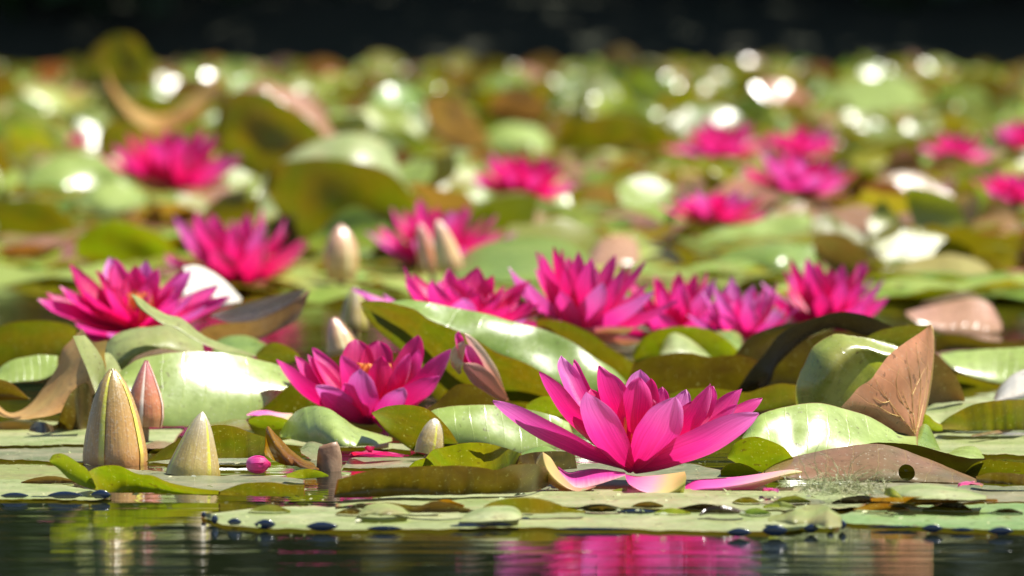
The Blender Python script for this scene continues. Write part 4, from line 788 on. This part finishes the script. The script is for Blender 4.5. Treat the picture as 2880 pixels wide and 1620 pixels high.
patch('pale blue green fold behind the weed tangle at the right front', [(7, [(1500, 790), (1650, 765), (1850, 752), (2100, 790), (2300, 850)], 'o', .05), (7, [(1510, 810), (1700, 860), (1900, 868), (2100, 875), (2300, 870)], 'z', .008)], 'pad', 'top', n=24, nv=7)
patch('bright green leaf tip beside the weed tangle', [(7, [(1525, 790), (1560, 780), (1600, 800), (1660, 855)], 'o', .005), (7, [(1520, 835), (1560, 850), (1610, 858), (1662, 860)], 'z', .009)], 'lime', n=12, nv=5)
patch('thin brown leaf scrap floating at the right', [(4, [(2180, 1405), (2280, 1385), (2400, 1365), (2490, 1358)], 'o', .003), (4, [(2185, 1415), (2290, 1408), (2400, 1395), (2492, 1372)], 'z', .004)], 'brown', n=14, nv=4)

re_ = random.Random(21)
for par, x0, x1, yy, zz in ((pD, 980, 2230, 1424, .002), (pE, 2060, 2840, 1412, .002), (pA, 700, 2300, 1437, .0015), (pG, 60, 210, 1357, .001), (pC, 2400, 2860, 1434, .0015)):
    x = x0
    while x < x1:
        wd = re_.uniform(50, 170); h = re_.uniform(5, 15)*wd/120 + 3; y0 = yy + re_.uniform(-5, 5)
        if x + wd < x1 + 40:
            q = lambda xx, y_: (xx/FR['F'][2], y_/FR['F'][2])
            patch('', [('F', [q(x, y0 + 2), q(x + wd*.25, y0 - h*.7), q(x + wd*.55, y0 - h), q(x + wd*.8, y0 - h*.5), q(x + wd, y0 + 2)], 'o', -.006),
                       ('F', [q(x, y0 + 3), q(x + wd*.3, y0 + 5), q(x + wd*.6, y0 + 6), q(x + wd, y0 + 4)], 'z', zz)], re_.choice(['olive', 'brownolive', 'brown', 'dark', 'rust', 'padgreen']), re_.choice(['under', 'top']), name='curled_edge', parent=par, n=16, nv=5, wob=1.5)
        x += wd + re_.uniform(20, 150)
# wet scallops where pad edges dip into the water, sky reflection painted navy
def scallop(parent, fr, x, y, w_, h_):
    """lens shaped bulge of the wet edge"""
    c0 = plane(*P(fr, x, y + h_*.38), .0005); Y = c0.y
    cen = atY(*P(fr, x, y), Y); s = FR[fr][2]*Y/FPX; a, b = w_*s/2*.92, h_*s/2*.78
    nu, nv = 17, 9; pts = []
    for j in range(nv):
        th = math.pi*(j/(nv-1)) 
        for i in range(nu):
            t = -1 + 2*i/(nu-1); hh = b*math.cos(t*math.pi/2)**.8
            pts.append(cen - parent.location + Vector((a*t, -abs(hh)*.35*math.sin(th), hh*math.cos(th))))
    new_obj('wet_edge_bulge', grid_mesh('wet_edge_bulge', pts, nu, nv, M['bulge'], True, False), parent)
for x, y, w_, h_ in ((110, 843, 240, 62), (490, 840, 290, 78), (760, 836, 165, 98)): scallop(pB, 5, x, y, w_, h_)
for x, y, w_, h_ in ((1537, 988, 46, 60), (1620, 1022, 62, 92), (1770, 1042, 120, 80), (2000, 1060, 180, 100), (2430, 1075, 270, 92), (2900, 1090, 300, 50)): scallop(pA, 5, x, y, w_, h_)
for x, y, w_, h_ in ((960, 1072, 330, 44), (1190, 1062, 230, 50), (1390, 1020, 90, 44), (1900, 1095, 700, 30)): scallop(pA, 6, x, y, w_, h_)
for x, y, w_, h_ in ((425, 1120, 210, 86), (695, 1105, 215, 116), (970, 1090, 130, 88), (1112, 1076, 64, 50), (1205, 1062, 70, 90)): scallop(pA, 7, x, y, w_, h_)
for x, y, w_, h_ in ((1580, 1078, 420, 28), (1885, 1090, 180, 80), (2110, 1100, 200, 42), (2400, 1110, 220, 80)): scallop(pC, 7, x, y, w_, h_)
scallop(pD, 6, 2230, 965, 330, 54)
scallop(pD, 6, 120, 935, 330, 26); scallop(pD, 6, 1000, 962, 260, 22); scallop(pE, 7, 480, 900, 420, 24)  # long navy strips stand in for the dark gaps between pads

# ------------------------------------------------------------------ buds, stub, fallen petals, weed, drops
bud('largest bronze bud with yellow green seams standing at the left front', 5, (872, 655), (848, -118), 448, 3.22, 'bud', spin=R(20))
bud('smaller grey pointed bud rising from the water right of the largest bud', 5, (1455, 706), (1530, 208), 395, 3.14, 'bud_grey', spin=R(80), prof=[(0, 1.0), (.12, .97), (.3, .83), (.5, .66), (.7, .48), (.85, .31), (.95, .14), (1, .02)])
bud('reddish pink tipped bud behind the largest bud', 1, (1090, 1345), (1105, 838), 262, 3.36, 'bud_pink', spin=R(35), prof=[(0, .9), (.15, 1.0), (.35, .96), (.55, .74), (.75, .45), (.9, .2), (1, .02)])
bud('grey bud leaning beside the upright olive leaf in the middle', 6, (655, 535), (712, 258), 195, 3.235, 'bud_grey', spin=R(60), prof=[(0, 1.0), (.3, .98), (.55, .84), (.75, .64), (.9, .40), (.97, .2), (1, .05)])
custom_flower('half open pink bud with cream edged sepals right of the crimson lily', 2, (2070, 1130), 3.46, [
 (1748, 620, 0.1, 1740, 740, 100, 'petal', 'folded_petal', (1850, 980)), (1800, 720, -.1, 1840, 850, 150, 'petal3', 'folded_petal', (1960, 1020)),
 (1788, 690, -.3, 1722, 830, 110, 'bud_cream', 'sepal', (1745, 945)), (1782, 862, -.5, 1880, 990, 230, 'bud_bulb', 'sepal', (2095, 1150)), (1786, 636, -.35, 1925, 860, 135, 'bud_edge', 'sepal', (2100, 1150))],
 'buds standing among the pads', nst=0, root_name='lily_bud', cat='flower bud')
bud('cream and pink bud behind the crimson lily', 2, (900, 860), (800, 520), 230, 3.8, 'bud_cream', spin=R(50), open_=.5, prof=[(0, .8), (.3, 1.0), (.6, .7), (.85, .35), (1, .05)])
bud('pale green slender bud behind the cream and pink bud', 'F', (890, 830), (893, 722), 62, 4.2, 'bud_grey', spin=R(10))
bud('blurred cream and tan bud standing right of the far left lilies', 'F', (858, 706), (858, 566), 84, 5.3, 'bud_cream', spin=R(70), prof=[(0, .8), (.2, .96), (.45, 1.0), (.65, .88), (.82, .62), (.94, .32), (1, .05)])
bud('blurred pale pink bud leaning left in front of the pink lily in the middle', 'F', (1085, 685), (1055, 560), 50, 5.2, 'bud_pink', spin=R(20))
bud('blurred cream bud leaning right in front of the pink lily in the middle', 'F', (1135, 680), (1100, 553), 62, 5.15, 'bud_cream', spin=R(20))
bud('far blurred pale bud with a pink tip near the right border', 'F', (2310, 530), (2290, 405), 62, 8.0, 'bud_cream', spin=R(20), core='petal3', open_=.4)
bud('far blurred bud left of the round pink lily', 'F', (1050, 470), (1040, 400), 50, 9.5, 'bud_cream', spin=R(20))
bud('blurred pink bud tip at the right border', 'F', (2572, 600), (2574, 515), 44, 6.9, 'bud_pink', spin=R(20))

st = atY(*P(5, 2480, 645), 3.17); root = empty('cut_stalk', st, 'short brown cut stalk stub standing among scraps in front of the crimson lily', 'stalk')
s_ = .37267*3.17/FPX
V, Fc = [], []
nS = 16
for j, (rz, rr) in enumerate(((-12, 1.0), (40, 1.02), (100, .98), (160, .86), (190, .72), (186, .5), (180, .1))):
    for k in range(nS):
        a = 2*math.pi*k/nS; rj = rr*95*s_*(1 + .07*math.sin(3*a + j)); V.append(Vector((math.cos(a)*rj, math.sin(a)*rj*.8, rz*s_ + .12*rz*s_*math.cos(a + .5))))
for j in range(6):
    for k in range(nS):
        k2 = (k+1) % nS; Fc.append((j*nS+k, j*nS+k2, (j+1)*nS+k2, (j+1)*nS+k))
new_obj('stalk', mesh_from('stalk', V, Fc, M['stem']), root)
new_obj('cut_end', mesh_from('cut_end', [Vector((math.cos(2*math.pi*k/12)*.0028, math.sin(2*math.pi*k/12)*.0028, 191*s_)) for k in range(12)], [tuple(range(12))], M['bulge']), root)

fb = plane(*P(5, 1955, 640), .004); root = empty('fallen_bud', fb, 'small magenta bud floating on the water beside the rust coloured scrap', 'flower bud')
sb = .37267*fb.y/FPX
for k in range(7):
    a = 2*math.pi*k/7 + .3
    rr = 62*sb
    path = [Vector((90*sb, .0, .002)), Vector((40*sb, math.cos(a)*rr*.9, .002 + math.sin(a)*rr*.9)), Vector((-30*sb, math.cos(a)*rr, .002 + math.sin(a)*rr)), Vector((-80*sb, math.cos(a)*rr*.7, .002 + math.sin(a)*rr*.7)), Vector((-98*sb, math.cos(a)*rr*.35, .002 + math.sin(a)*rr*.3))]
    new_obj('petal', petal_mesh('petal', path, 105*sb, Vector((0, -math.cos(a), -math.sin(a))), M['petal3'], cup=.3, nu=6, nv=9, seed=k), root)

def fallen(label, fr, pts, wid, mat, z=.004, seed=1):
    q = [plane(*P(fr, x, y), z + dz) for x, y, dz in pts]; c = q[0]
    me = petal_mesh('fallen_petal', [p - c for p in q], wid, Vector((0, -.3, 1)), M[mat], cup=.25, wave=.002, seed=seed)
    o = new_obj('fallen_petal', me); o.location = c; tag(o, label, 'petal')
fallen('bright pink fallen petal lying on the wet pad in front of the crimson lily', 6, [(90, 535, 0), (180, 520, .003), (300, 530, .002), (470, 545, 0)], .012, 'petal2', .0025)
fallen('tiny pink petal scrap beside the weed tangle', 7, [(615, 800, 0), (650, 800, .002), (690, 805, .001), (715, 812, 0)], .004, 'petal3', .004)
fallen('small white petal scrap near the tip of the long brown leaf', 7, [(2090, 765, 0), (2150, 750, .002), (2210, 755, .002), (2260, 770, 0)], .005, 'sepal_pale', .005)

rnd = random.Random(5); parts = []
cw = plane(*P(7, 1200, 830), .006)
for k in range(150):
    x = rnd.gauss(0, 1)*190*.37267*cw.y/FPX; x = max(-.024, min(.020, x))
    p = Vector((x, rnd.uniform(-.02, .03), .001)); d = Vector((rnd.uniform(-1, 1), rnd.uniform(-.6, .6), rnd.uniform(.3, 1.5))).normalized(); pts = [p.copy()]
    st_l = rnd.uniform(.0014, .0034)
    for j in range(7):
        d = (d + Vector((rnd.uniform(-.6, .6), rnd.uniform(-.4, .4), rnd.uniform(-.75, .32)))).normalized(); p = p + d*st_l; p.z = max(p.z, .0005); pts.append(p.copy())
    parts.append(tube(pts, rnd.uniform(.00018, .00032), 3))
V, Fc = join_parts(parts); o = new_obj('pond_weed', mesh_from('pond_weed', V, Fc, M['weed'])); o.location = cw
tag(o, 'tangle of fine pale pond weed threads on the grey pad at the right front', 'pond weed', kind='stuff')

parts = []; rd = random.Random(8)
for k in range(300):
    px_, py_ = rd.uniform(0, 2880), rd.choice([rd.uniform(1415, 1490), rd.uniform(1380, 1410), rd.uniform(1250, 1380)])
    if px_ < 680 and py_ > 1395: continue
    p = plane(px_, py_, .0022 if py_ < 1490 else .0006); a = rd.uniform(0, 3.14); l = rd.uniform(.0004, .0022) if py_ < 1490 else rd.uniform(.0003, .0008)
    d = Vector((math.cos(a), math.sin(a), 0))*l; e = Vector((-math.sin(a), math.cos(a), 0))*l*rd.uniform(.2, .6)
    parts.append(([p-d, p-e, p+d + Vector((0, 0, l*.3)), p+e + Vector((0, 0, l*.5))], [(0, 1, 2, 3)]))
V, Fc = join_parts(parts); tag(new_obj('plant_debris', mesh_from('plant_debris', V, Fc, M['weed'], False)), 'fine flecks of plant debris scattered over the front pads and water', 'debris', kind='stuff')
dv = bpy.data.meshes.new('water_drop'); V, Fc = [], []
for j in range(6):
    a = math.pi/2*j/5
    for k in range(10): V.append((math.cos(2*math.pi*k/10)*math.cos(a), math.sin(2*math.pi*k/10)*math.cos(a), .75*math.sin(a)))
for j in range(5):
    for k in range(10): Fc.append((j*10+k, j*10+(k+1) % 10, (j+1)*10+(k+1) % 10, (j+1)*10+k))
dv.from_pydata(V, [], Fc); dv.materials.append(M['drop']); dv.polygons.foreach_set('use_smooth', [True]*len(dv.polygons))
for (fr, x, y, r, lb) in ((6, 2430, 985, .0013, 'bright water drop on the pad edge under the large lily'), (6, 2235, 955, .0008, 'tiny water drop on the wet pad edge left of the bright drop'), (6, 2090, 955, .0008, 'tiny water drop at the left end of the wet pad edge'),
                          (7, 450, 975, .0010, 'water drop on the pad edge below the long sepal'), (7, 950, 850, .0009, 'water drop beside the pond weed tangle'), (5, 1460, 700, .0010, 'water drop at the foot of the grey pointed bud')):
    o = new_obj('water_drop', dv); o.location = plane(*P(fr, x, y), .005); o.scale = (r*1.3, r*1.3, r); tag(o, lb, 'water drop')

# ================================================================== FLOWERS BEHIND
gen_flower('large pink lily tilted to show orange stamens at the left behind the withered leaf', 'F', (345, 828), 4.0, 400, G_FL, seed=3, tilt=R(17), taz=R(8), tall=.80, gap=.5, openness=1.2)
gen_flower('blurred pink lily standing behind the tilted lily at the left', 'F', (600, 712), 5.35, 330, G_FL, seed=4, openness=1.35, tall=1.15)
gen_flower('blurred pink lily behind two leaning buds in the middle', 'F', (1100, 672), 5.6, 320, G_FL, seed=5, openness=.95)
gen_flower('low wide pink lily partly hidden by the top of the crescent leaf', 'F', (1160, 835), 3.95, 440, G_FL, seed=6, openness=1.0, tall=.64)
gen_flower('tall pink lily rising right of the crescent leaf', 'F', (1455, 838), 4.0, 360, G_FL, seed=8, openness=1.25, tall=1.3)
gen_flower('upright pink lily behind the bright green arched leaf', 'F', (1705, 850), 4.25, 315, G_FL, seed=9, openness=1.35, tall=1.12)
gen_flower('small lilac pink lily squeezed left of the dark curved leaf', 'F', (1870, 850), 4.15, 220, G_FL, seed=10, openness=1.2, tall=1.25, cats=('petal3', 'petal', 'petal3'))
gen_flower('pink lily rising behind the dark curved leaf', 'F', (2085, 825), 4.5, 290, G_FL, seed=12, openness=1.2, tall=1.2)
gen_flower('round blurred pink lily in the distance at the middle', 'F', (1318, 492), 9.6, 235, G_FL, seed=13, openness=1.4)
gen_flower('blurred crimson lily in the distance at the left', 'F', (435, 480), 9.2, 300, G_FL, seed=14, openness=1.1, tall=1.1)
gen_flower('far blurred pale pink lily, leftmost of the right hand far pair', 'F', (1820, 395), 12.5, 190, G_FL, seed=15, tall=.85, wide=1.22)
gen_flower('far blurred pink lily, right one of the far pair', 'F', (2025, 395), 12.5, 170, G_FL, seed=16, tall=.85, wide=1.22)
gen_flower('blurred pink lily in the distance below the far pair', 'F', (2010, 490), 9.8, 240, G_FL, seed=17, tall=.85, wide=1.22)
gen_flower('blurred pink lily just behind the white glaring leaf in the distance', 'F', (1800, 565), 8.2, 200, G_FL, seed=18, tall=.85, wide=1.22)
gen_flower('far blurred pink lily near the right border', 'F', (2410, 408), 12.0, 170, G_FL, seed=19, openness=1.2, tall=.95)
gen_flower('blurred bright pink lily cut by the right border', 'F', (2545, 505), 9.4, 170, G_FL, seed=20, openness=1.2, tall=.95)
gen_flower('far blurred pink lily cut by the right border above', 'F', (2570, 375), 13.5, 150, G_FL, seed=21)
gen_flower('tiny far pink lily at the left edge of the field', 'F', (200, 362), 14, 60, G_FL, seed=22, openness=1.4)

# ================================================================== BLURRED LEAVES WITH A SHAPE OF THEIR OWN
def bl(label, top, bot, mat, side='under', Y=None, d=-.05, keep=True, **k):
    xs = [p[0] for p in top + bot]; ys = [p[1] for p in top + bot]
    if keep: KEEP.append(((min(xs)+max(xs))/2*1.118, (max(xs)-min(xs))/2*1.0, (min(ys)*.35 + max(ys)*.65)*1.118, Y))
    patch(label, [('F', top, 'o', d), ('F', bot, 'Y' if Y else 'z', Y or .0)], mat, side, wob=4, amp=.004, n=24, nv=9, **k)
bl('tall olive leaf arching up in the blurred field left of the middle', [(540, 330), (560, 250), (630, 228), (720, 262), (790, 312), (835, 380)], [(555, 430), (620, 470), (690, 470), (750, 450), (800, 440), (840, 430)], 'olive', Y=7.6)
bl('pale pink glaring back of the tall arching olive leaf', [(600, 225), (660, 205), (730, 225), (790, 265), (840, 330), (860, 370)], [(605, 238), (660, 230), (725, 265), (785, 312), (825, 355), (850, 385)], 'pink', 'top', Y=7.65, d=.08)
bl('big round olive yellow leaf in the blurred field', [(665, 470), (690, 415), (780, 398), (890, 405), (990, 440), (1060, 530)], [(680, 500), (730, 580), (800, 640), (880, 660), (970, 640), (1065, 560)], 'olive', Y=6.3)
bl('grey green leaf behind the big round olive leaf', [(660, 450), (760, 370), (870, 335), (970, 360), (1010, 440)], [(640, 600), (760, 600), (860, 560), (960, 520), (1010, 470)], 'pad', 'top', Y=6.7, d=.1)
bl('brown and green leaf crest standing highest at the far left of the field', [(205, 165), (250, 108), (300, 85), (345, 100), (385, 160)], [(200, 220), (250, 225), (300, 225), (345, 222), (390, 215)], 'olive', 'under', Y=12, d=-.04, keep=False)
bl('long tan rolled leaf rim sagging in a curve at the left of the field', [(255, 150), (290, 220), (350, 275), (420, 285), (490, 240), (545, 185)], [(275, 220), (315, 280), (375, 325), (440, 325), (505, 285), (560, 215)], 'tan', Y=9.0, d=.05)
bl('pale glossy leaf with a white band in the blurred field at the left', [(40, 480), (80, 420), (160, 390), (260, 395), (350, 430)], [(45, 500), (120, 510), (200, 515), (280, 500), (350, 460)], 'pale', 'top', Y=8.6, d=.06)
bl('bright white glaring leaf below the crimson far lily', [(180, 520), (230, 470), (300, 455), (350, 480), (370, 500)], [(190, 550), (240, 555), (290, 540), (340, 520), (370, 510)], 'pale', 'top', Y=7.4, d=.05)
bl('olive leaf at the left border in the blurred field', [(-30, 510), (40, 500), (120, 510), (190, 560)], [(-30, 610), (50, 620), (120, 615), (195, 600)], 'olive', Y=6.6)
bl('tan leaf below the crimson far lily', [(310, 560), (370, 520), (440, 510), (500, 530), (520, 570)], [(330, 590), (390, 590), (440, 600), (490, 600), (520, 580)], 'tan', Y=7.0)
bl('olive green leaf left of the blurred lily', [(190, 600), (260, 560), (340, 565), (420, 600), (440, 640)], [(190, 650), (260, 665), (330, 670), (400, 665), (440, 650)], 'lime', Y=6.0)
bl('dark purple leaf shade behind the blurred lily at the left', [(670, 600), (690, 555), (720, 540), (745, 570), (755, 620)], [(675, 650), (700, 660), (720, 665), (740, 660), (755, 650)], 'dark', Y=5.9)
bl('dark green leaf behind the tall pink lily', [(1120, 680), (1200, 620), (1310, 597), (1420, 605), (1490, 650)], [(1130, 700), (1230, 710), (1320, 712), (1410, 710), (1490, 690)], 'green', 'top', Y=5.3, d=.2)
bl('salmon brown leaf tip right of the dark green leaf', [(1475, 650), (1510, 605), (1560, 590), (1600, 605), (1610, 640)], [(1470, 690), (1510, 700), (1550, 690), (1590, 675), (1612, 655)], 'pink', 'top', Y=5.6, d=.05)
bl('salmon leaf standing in the blurred field right of the round pink lily', [(1455, 500), (1480, 470), (1520, 465), (1550, 490), (1560, 540)], [(1460, 540), (1490, 565), (1515, 575), (1540, 570), (1560, 555)], 'pink', Y=7.9)
bl('bright green leaf in the blurred field above the dark curved leaf', [(1780, 660), (1860, 620), (1960, 610), (2050, 620), (2070, 680)], [(1790, 690), (1870, 705), (1950, 712), (2020, 710), (2070, 700)], 'green', 'top', Y=5.7, d=.05)
bl('brown leaf slanting down right of the bright green leaf', [(2040, 590), (2090, 585), (2140, 600), (2190, 650), (2210, 710)], [(2050, 640), (2090, 680), (2130, 705), (2170, 715), (2212, 716)], 'brown', Y=5.5)
bl('yellow tan leaf in the blurred field at the right', [(2200, 705), (2290, 655), (2380, 640), (2460, 655), (2510, 700)], [(2200, 715), (2290, 722), (2370, 722), (2450, 720), (2510, 712)], 'yellow', Y=5.5, d=.1, prof=1.3)
bl('olive yellow leaf rising in the far field at the right', [(2120, 410), (2180, 370), (2270, 345), (2360, 325), (2430, 320)], [(2125, 430), (2200, 435), (2280, 430), (2360, 420), (2430, 400)], 'olive', Y=10.5)
bl('long white glaring leaf in front of the far pink lily', [(1780, 590), (1840, 560), (1920, 545), (2000, 538), (2060, 545)], [(1785, 605), (1850, 620), (1930, 618), (2000, 600), (2060, 560)], 'pale', 'top', Y=6.6, d=.04)
bl('pink salmon leaf leaning in the far field at the middle', [(1060, 260), (1100, 240), (1150, 250), (1190, 290), (1230, 350)], [(1080, 330), (1120, 360), (1160, 385), (1200, 395), (1235, 390)], 'pink', Y=10.5)
bl('pale green leaf beside the pink salmon leaf', [(1180, 370), (1220, 330), (1290, 310), (1350, 320), (1390, 360)], [(1190, 395), (1240, 400), (1290, 402), (1340, 400), (1390, 385)], 'pale', 'top', Y=10.5, d=.08)
bl('wide olive leaf in the far field right of the middle', [(1390, 370), (1440, 310), (1530, 285), (1630, 300), (1720, 350)], [(1400, 400), (1480, 410), (1560, 410), (1640, 400), (1720, 380)], 'olive', Y=10.8)
bl('broad pale leaf crest at the far right of the field', [(2030, 260), (2100, 215), (2200, 195), (2290, 205), (2370, 260)], [(2040, 300), (2120, 305), (2200, 305), (2280, 300), (2370, 285)], 'pale', 'top', Y=15, d=.6)

# ================================================================== THE FIELD OF LEAVES BEHIND
def leaf_proto(var):
    """round lily leaf with its notch; var chooses how it is bent"""
    rnd = random.Random(900 + var); nr, na = 6, 30; V, Fc = [], []
    notch = R(13)
    mode = var % 6; k1 = rnd.uniform(.5, 1.0); ax = rnd.uniform(0, 6.28); ph = rnd.uniform(0, 9)
    def bend(x, y):
        r = math.hypot(x, y); a = math.atan2(y, x)
        z = .05*r*r*math.sin(5*a + ph) + .03*noise.noise(Vector((x*3 + ph, y*3, 0)))
        u = x*math.cos(ax) + y*math.sin(ax); v = -x*math.sin(ax) + y*math.cos(ax)
        if mode == 1: z += .35*k1*u*u                      # trough
        elif mode == 2: z -= .35*k1*u*u                     # saddle back
        elif mode == 3: z += .28*k1*r*r                     # shallow cup
        elif mode == 4 and u > 0:                          # one side rolled up
            th = u*1.9*k1; return Vector((0, 0, 0)) + Vector((math.cos(ax), math.sin(ax), 0))*math.sin(th)/(1.9*k1) + Vector((-math.sin(ax), math.cos(ax), 0))*v + Vector((0, 0, (1-math.cos(th))/(1.9*k1) + z))
        elif mode == 5: z -= .22*k1*r*r
        return Vector((x, y, z))
    V.append(bend(0, 0)); rimv = [0.0]; uvv = [(0, 0)]
    rs = [.25, .5, .72, .9, .975, 1.0]
    for j, r in enumerate(rs):
        for i in range(na+1):
            a = notch + (2*math.pi - 2*notch)*i/na
            rr = r*(1 - .05*math.cos(a))
            V.append(bend(rr*math.cos(a), rr*math.sin(a))); rimv.append(1.0 if j == 5 else 0.0); uvv.append((i/na*2.2, r))
    for i in range(na): Fc.append((0, 1+i, 2+i))
    for j in range(nr-1):
        for i in range(na):
            a = 1 + j*(na+1) + i; Fc.append((a, a+na+1, a+na+2, a+1))
    return V, Fc, rimv, uvv
PROT = [leaf_proto(k) for k in range(18)]
def leaf_mesh(var, mat):
    V, Fc, rv, uvv = PROT[var]; me = bpy.data.meshes.new('lily_leaf'); me.from_pydata([tuple(v) for v in V], [], Fc)
    a = me.attributes.new('rim', 'FLOAT', 'POINT'); a.data.foreach_set('value', rv)
    u = me.uv_layers.new(name='UVMap')
    for lp in me.loops: u.data[lp.index].uv = uvv[lp.vertex_index]
    me.materials.append(M[mat]); me.polygons.foreach_set('use_smooth', [True]*len(me.polygons)); return me
LM = {}
rnd = random.Random(77)
cands = []
Y = 5.45
while Y < 21.5:
    halfw = .083*Y + .8
    step = .042 + .0014*Y
    n = int(2*halfw/step*.62)
    for _ in range(n):
        cands.append((rnd.uniform(-halfw, halfw), Y + rnd.uniform(-.05, .05)))
    Y += .075 + .003*Y
spots = []
for x, y in cands:
    r = rnd.uniform(.026, .056)*(1 + .015*y)
    flatzone = y < 5.8
    t = rnd.random()
    if flatzone: tilt = rnd.uniform(0, .10); z = rnd.uniform(.002, .008)
    elif t < .30: tilt = rnd.uniform(.02, .3); z = rnd.uniform(.004, .03)
    elif t < .86: tilt = rnd.uniform(.35, .85); z = rnd.uniform(.008, .035)
    else: tilt = rnd.uniform(.8, 1.3); z = rnd.uniform(.01, .04)
    m = rnd.random()
    mat = 'v_green' if m < .33 else 'v_olive' if m < .66 else 'v_pale' if m < .79 else 'v_tan'
    taz = rnd.uniform(0, 6.28)
    if rnd.random() < .10 and tilt > .13: taz = rnd.gauss(.44, .45); tilt = rnd.gauss(.8, .2)
    pxx = 1440 + x/y*FPX; top = z + 2.0*r*math.sin(min(tilt, 1.5)) + .012; pyt = HZ + (CH - top)*FPX/y
    lim = min([CH - (kb - HZ)*y/FPX for kx, kw, kb, kY in KEEP if y < kY + .06 and abs(pxx - kx) < kw + r*FPX/y*.7 and pyt < kb] or [9])
    if lim < 9:
        z = .004; sn = max(0, (lim - z - .010)/(2.0*r)); tilt = min(tilt, math.asin(min(1, sn))) if sn > .05 else rnd.uniform(0, .08)
    spots.append((x, y, z, r, tilt, taz, rnd.uniform(0, 6.28), rnd.randrange(18) if tilt > .1 else rnd.choice([0, 6, 12]), mat, rnd.random()))
# a few flat pads on the water between the clusters
for px, py in [(40, 690), (200, 700), (330, 694), (520, 720), (700, 722), (820, 716), (980, 700), (1130, 705), (1300, 712), (1480, 706), (1640, 700), (1900, 705), (2080, 712), (2260, 722), (2400, 718), (2530, 724), (2320, 745), (2480, 760), (120, 712), (610, 735), (900, 735), (1250, 735), (2180, 760), (2560, 745), (1000, 760), (1560, 760)]:
    p = plane(*P('F', px, py), 0)
    spots.append((p.x, p.y, .003 + rnd.random()*.003, rnd.uniform(.07, .10), rnd.uniform(0, .05), rnd.uniform(0, 6.28), rnd.uniform(0, 6.28), rnd.choice([0, 6, 12]), rnd.choice(['v_pale', 'v_green', 'v_pale']), rnd.random()))
def mtx(s):
    x, y, z, r, tilt, taz, spin, var, mat, tn = s
    m = Matrix.Rotation(taz, 4, 'Z') @ Matrix.Rotation(tilt, 4, 'X') @ Matrix.Rotation(spin, 4, 'Z') @ Matrix.Scale(r, 4)
    lift = max(0, math.sin(tilt)*r*.62)
    m.translation = Vector((x, y, z + lift)); return m
vis = lambda s: abs(s[0]) < .0765*s[1] + s[3]
spots.sort(key=lambda s: (not vis(s), s[1]))
CN = {'v_green': 'green', 'v_olive': 'olive', 'v_tan': 'tan brown', 'v_pale': 'pale green'}
SHORT = ['the tilted lily', 'the lily behind the tilted one', 'the lily with two buds', 'the low wide lily', 'the tall pink lily', 'the upright lily', 'the small lilac lily', 'the lily behind the dark leaf',
         'the round pink lily', 'the far crimson lily', 'the far pair', 'the far pair', 'the lily below the far pair', 'the lily behind the white leaf', 'the far right lily', 'the bright border lily', 'the top border lily', 'the tiny far lily']
def neighbour(x, y):
    px, py = 1440 + x/y*FPX, 80 + 3950/y
    best = min(range(len(FPOS)), key=lambda k: (1440 + FPOS[k][0]/FPOS[k][1]*FPX - px)**2 + 2*(60 + 3950/FPOS[k][1] - py)**2)
    fx, fy = 1440 + FPOS[best][0]/FPOS[best][1]*FPX, 60 + 3950/FPOS[best][1]
    dx, dy = px - fx, py - fy
    w_ = ('right of' if dx > 0 else 'left of') if abs(dx) > 1.4*abs(dy) else ('below' if dy > 0 else 'above')
    return w_ + ' ' + SHORT[best]
for s in spots[:298]:
    key = (s[7], s[8])
    if key not in LM: LM[key] = leaf_mesh(*key)
    flat = s[4] < .3
    o = new_obj('lily_pad' if flat else 'lily_leaf', LM[key]); o.matrix_world = mtx(s)
    how = 'flat' if s[4] < .12 else 'slightly raised' if s[4] < .3 else 'leaning' if s[4] < .95 else 'upright'
    size = 'small' if s[3] < .055 else 'large' if s[3] > .078 else 'middling'
    tag(o, f'{size} {how} blurred {CN[s[8]]} leaf {neighbour(s[0], s[1])}', 'lily pad' if flat else 'leaf', 'blurred leaves behind the flowers')
# the rest of the field, one mass reaching to where the dark water begins
V, Fc, mi, rimv, tv, uvs = [], [], [], [], [], []
keys = ['v_green', 'v_olive', 'v_tan', 'v_pale']
for s in spots[298:]:
    m = mtx(s); v, f, rv, uvv = PROT[s[7]]; o_ = len(V)
    V += [tuple(m @ q) for q in v]; Fc += [tuple(i+o_ for i in q) for q in f]; mi += [keys.index(s[8])]*len(f); rimv += rv; tv += [s[9]]*len(v); uvs += uvv
me = bpy.data.meshes.new('lily_field'); me.from_pydata(V, [], Fc)
for k in keys: me.materials.append(M[k])
me.polygons.foreach_set('material_index', mi); me.polygons.foreach_set('use_smooth', [True]*len(me.polygons))
a = me.attributes.new('rim', 'FLOAT', 'POINT'); a.data.foreach_set('value', rimv)
a = me.attributes.new('tint', 'FLOAT', 'POINT'); a.data.foreach_set('value', tv)
ul = me.uv_layers.new(name='UVMap'); li = [0]*len(me.loops); me.loops.foreach_get('vertex_index', li)
flat_ = [c for i in li for c in uvs[i]]; ul.data.foreach_set('uv', flat_)
me.update()
o = new_obj('lily_field', me); tag(o, 'distant blurred mass of crowded lily leaves reaching back to the dark water', 'lily pads', kind='stuff')
print('field', len(spots), 'objects', len(sc.objects))
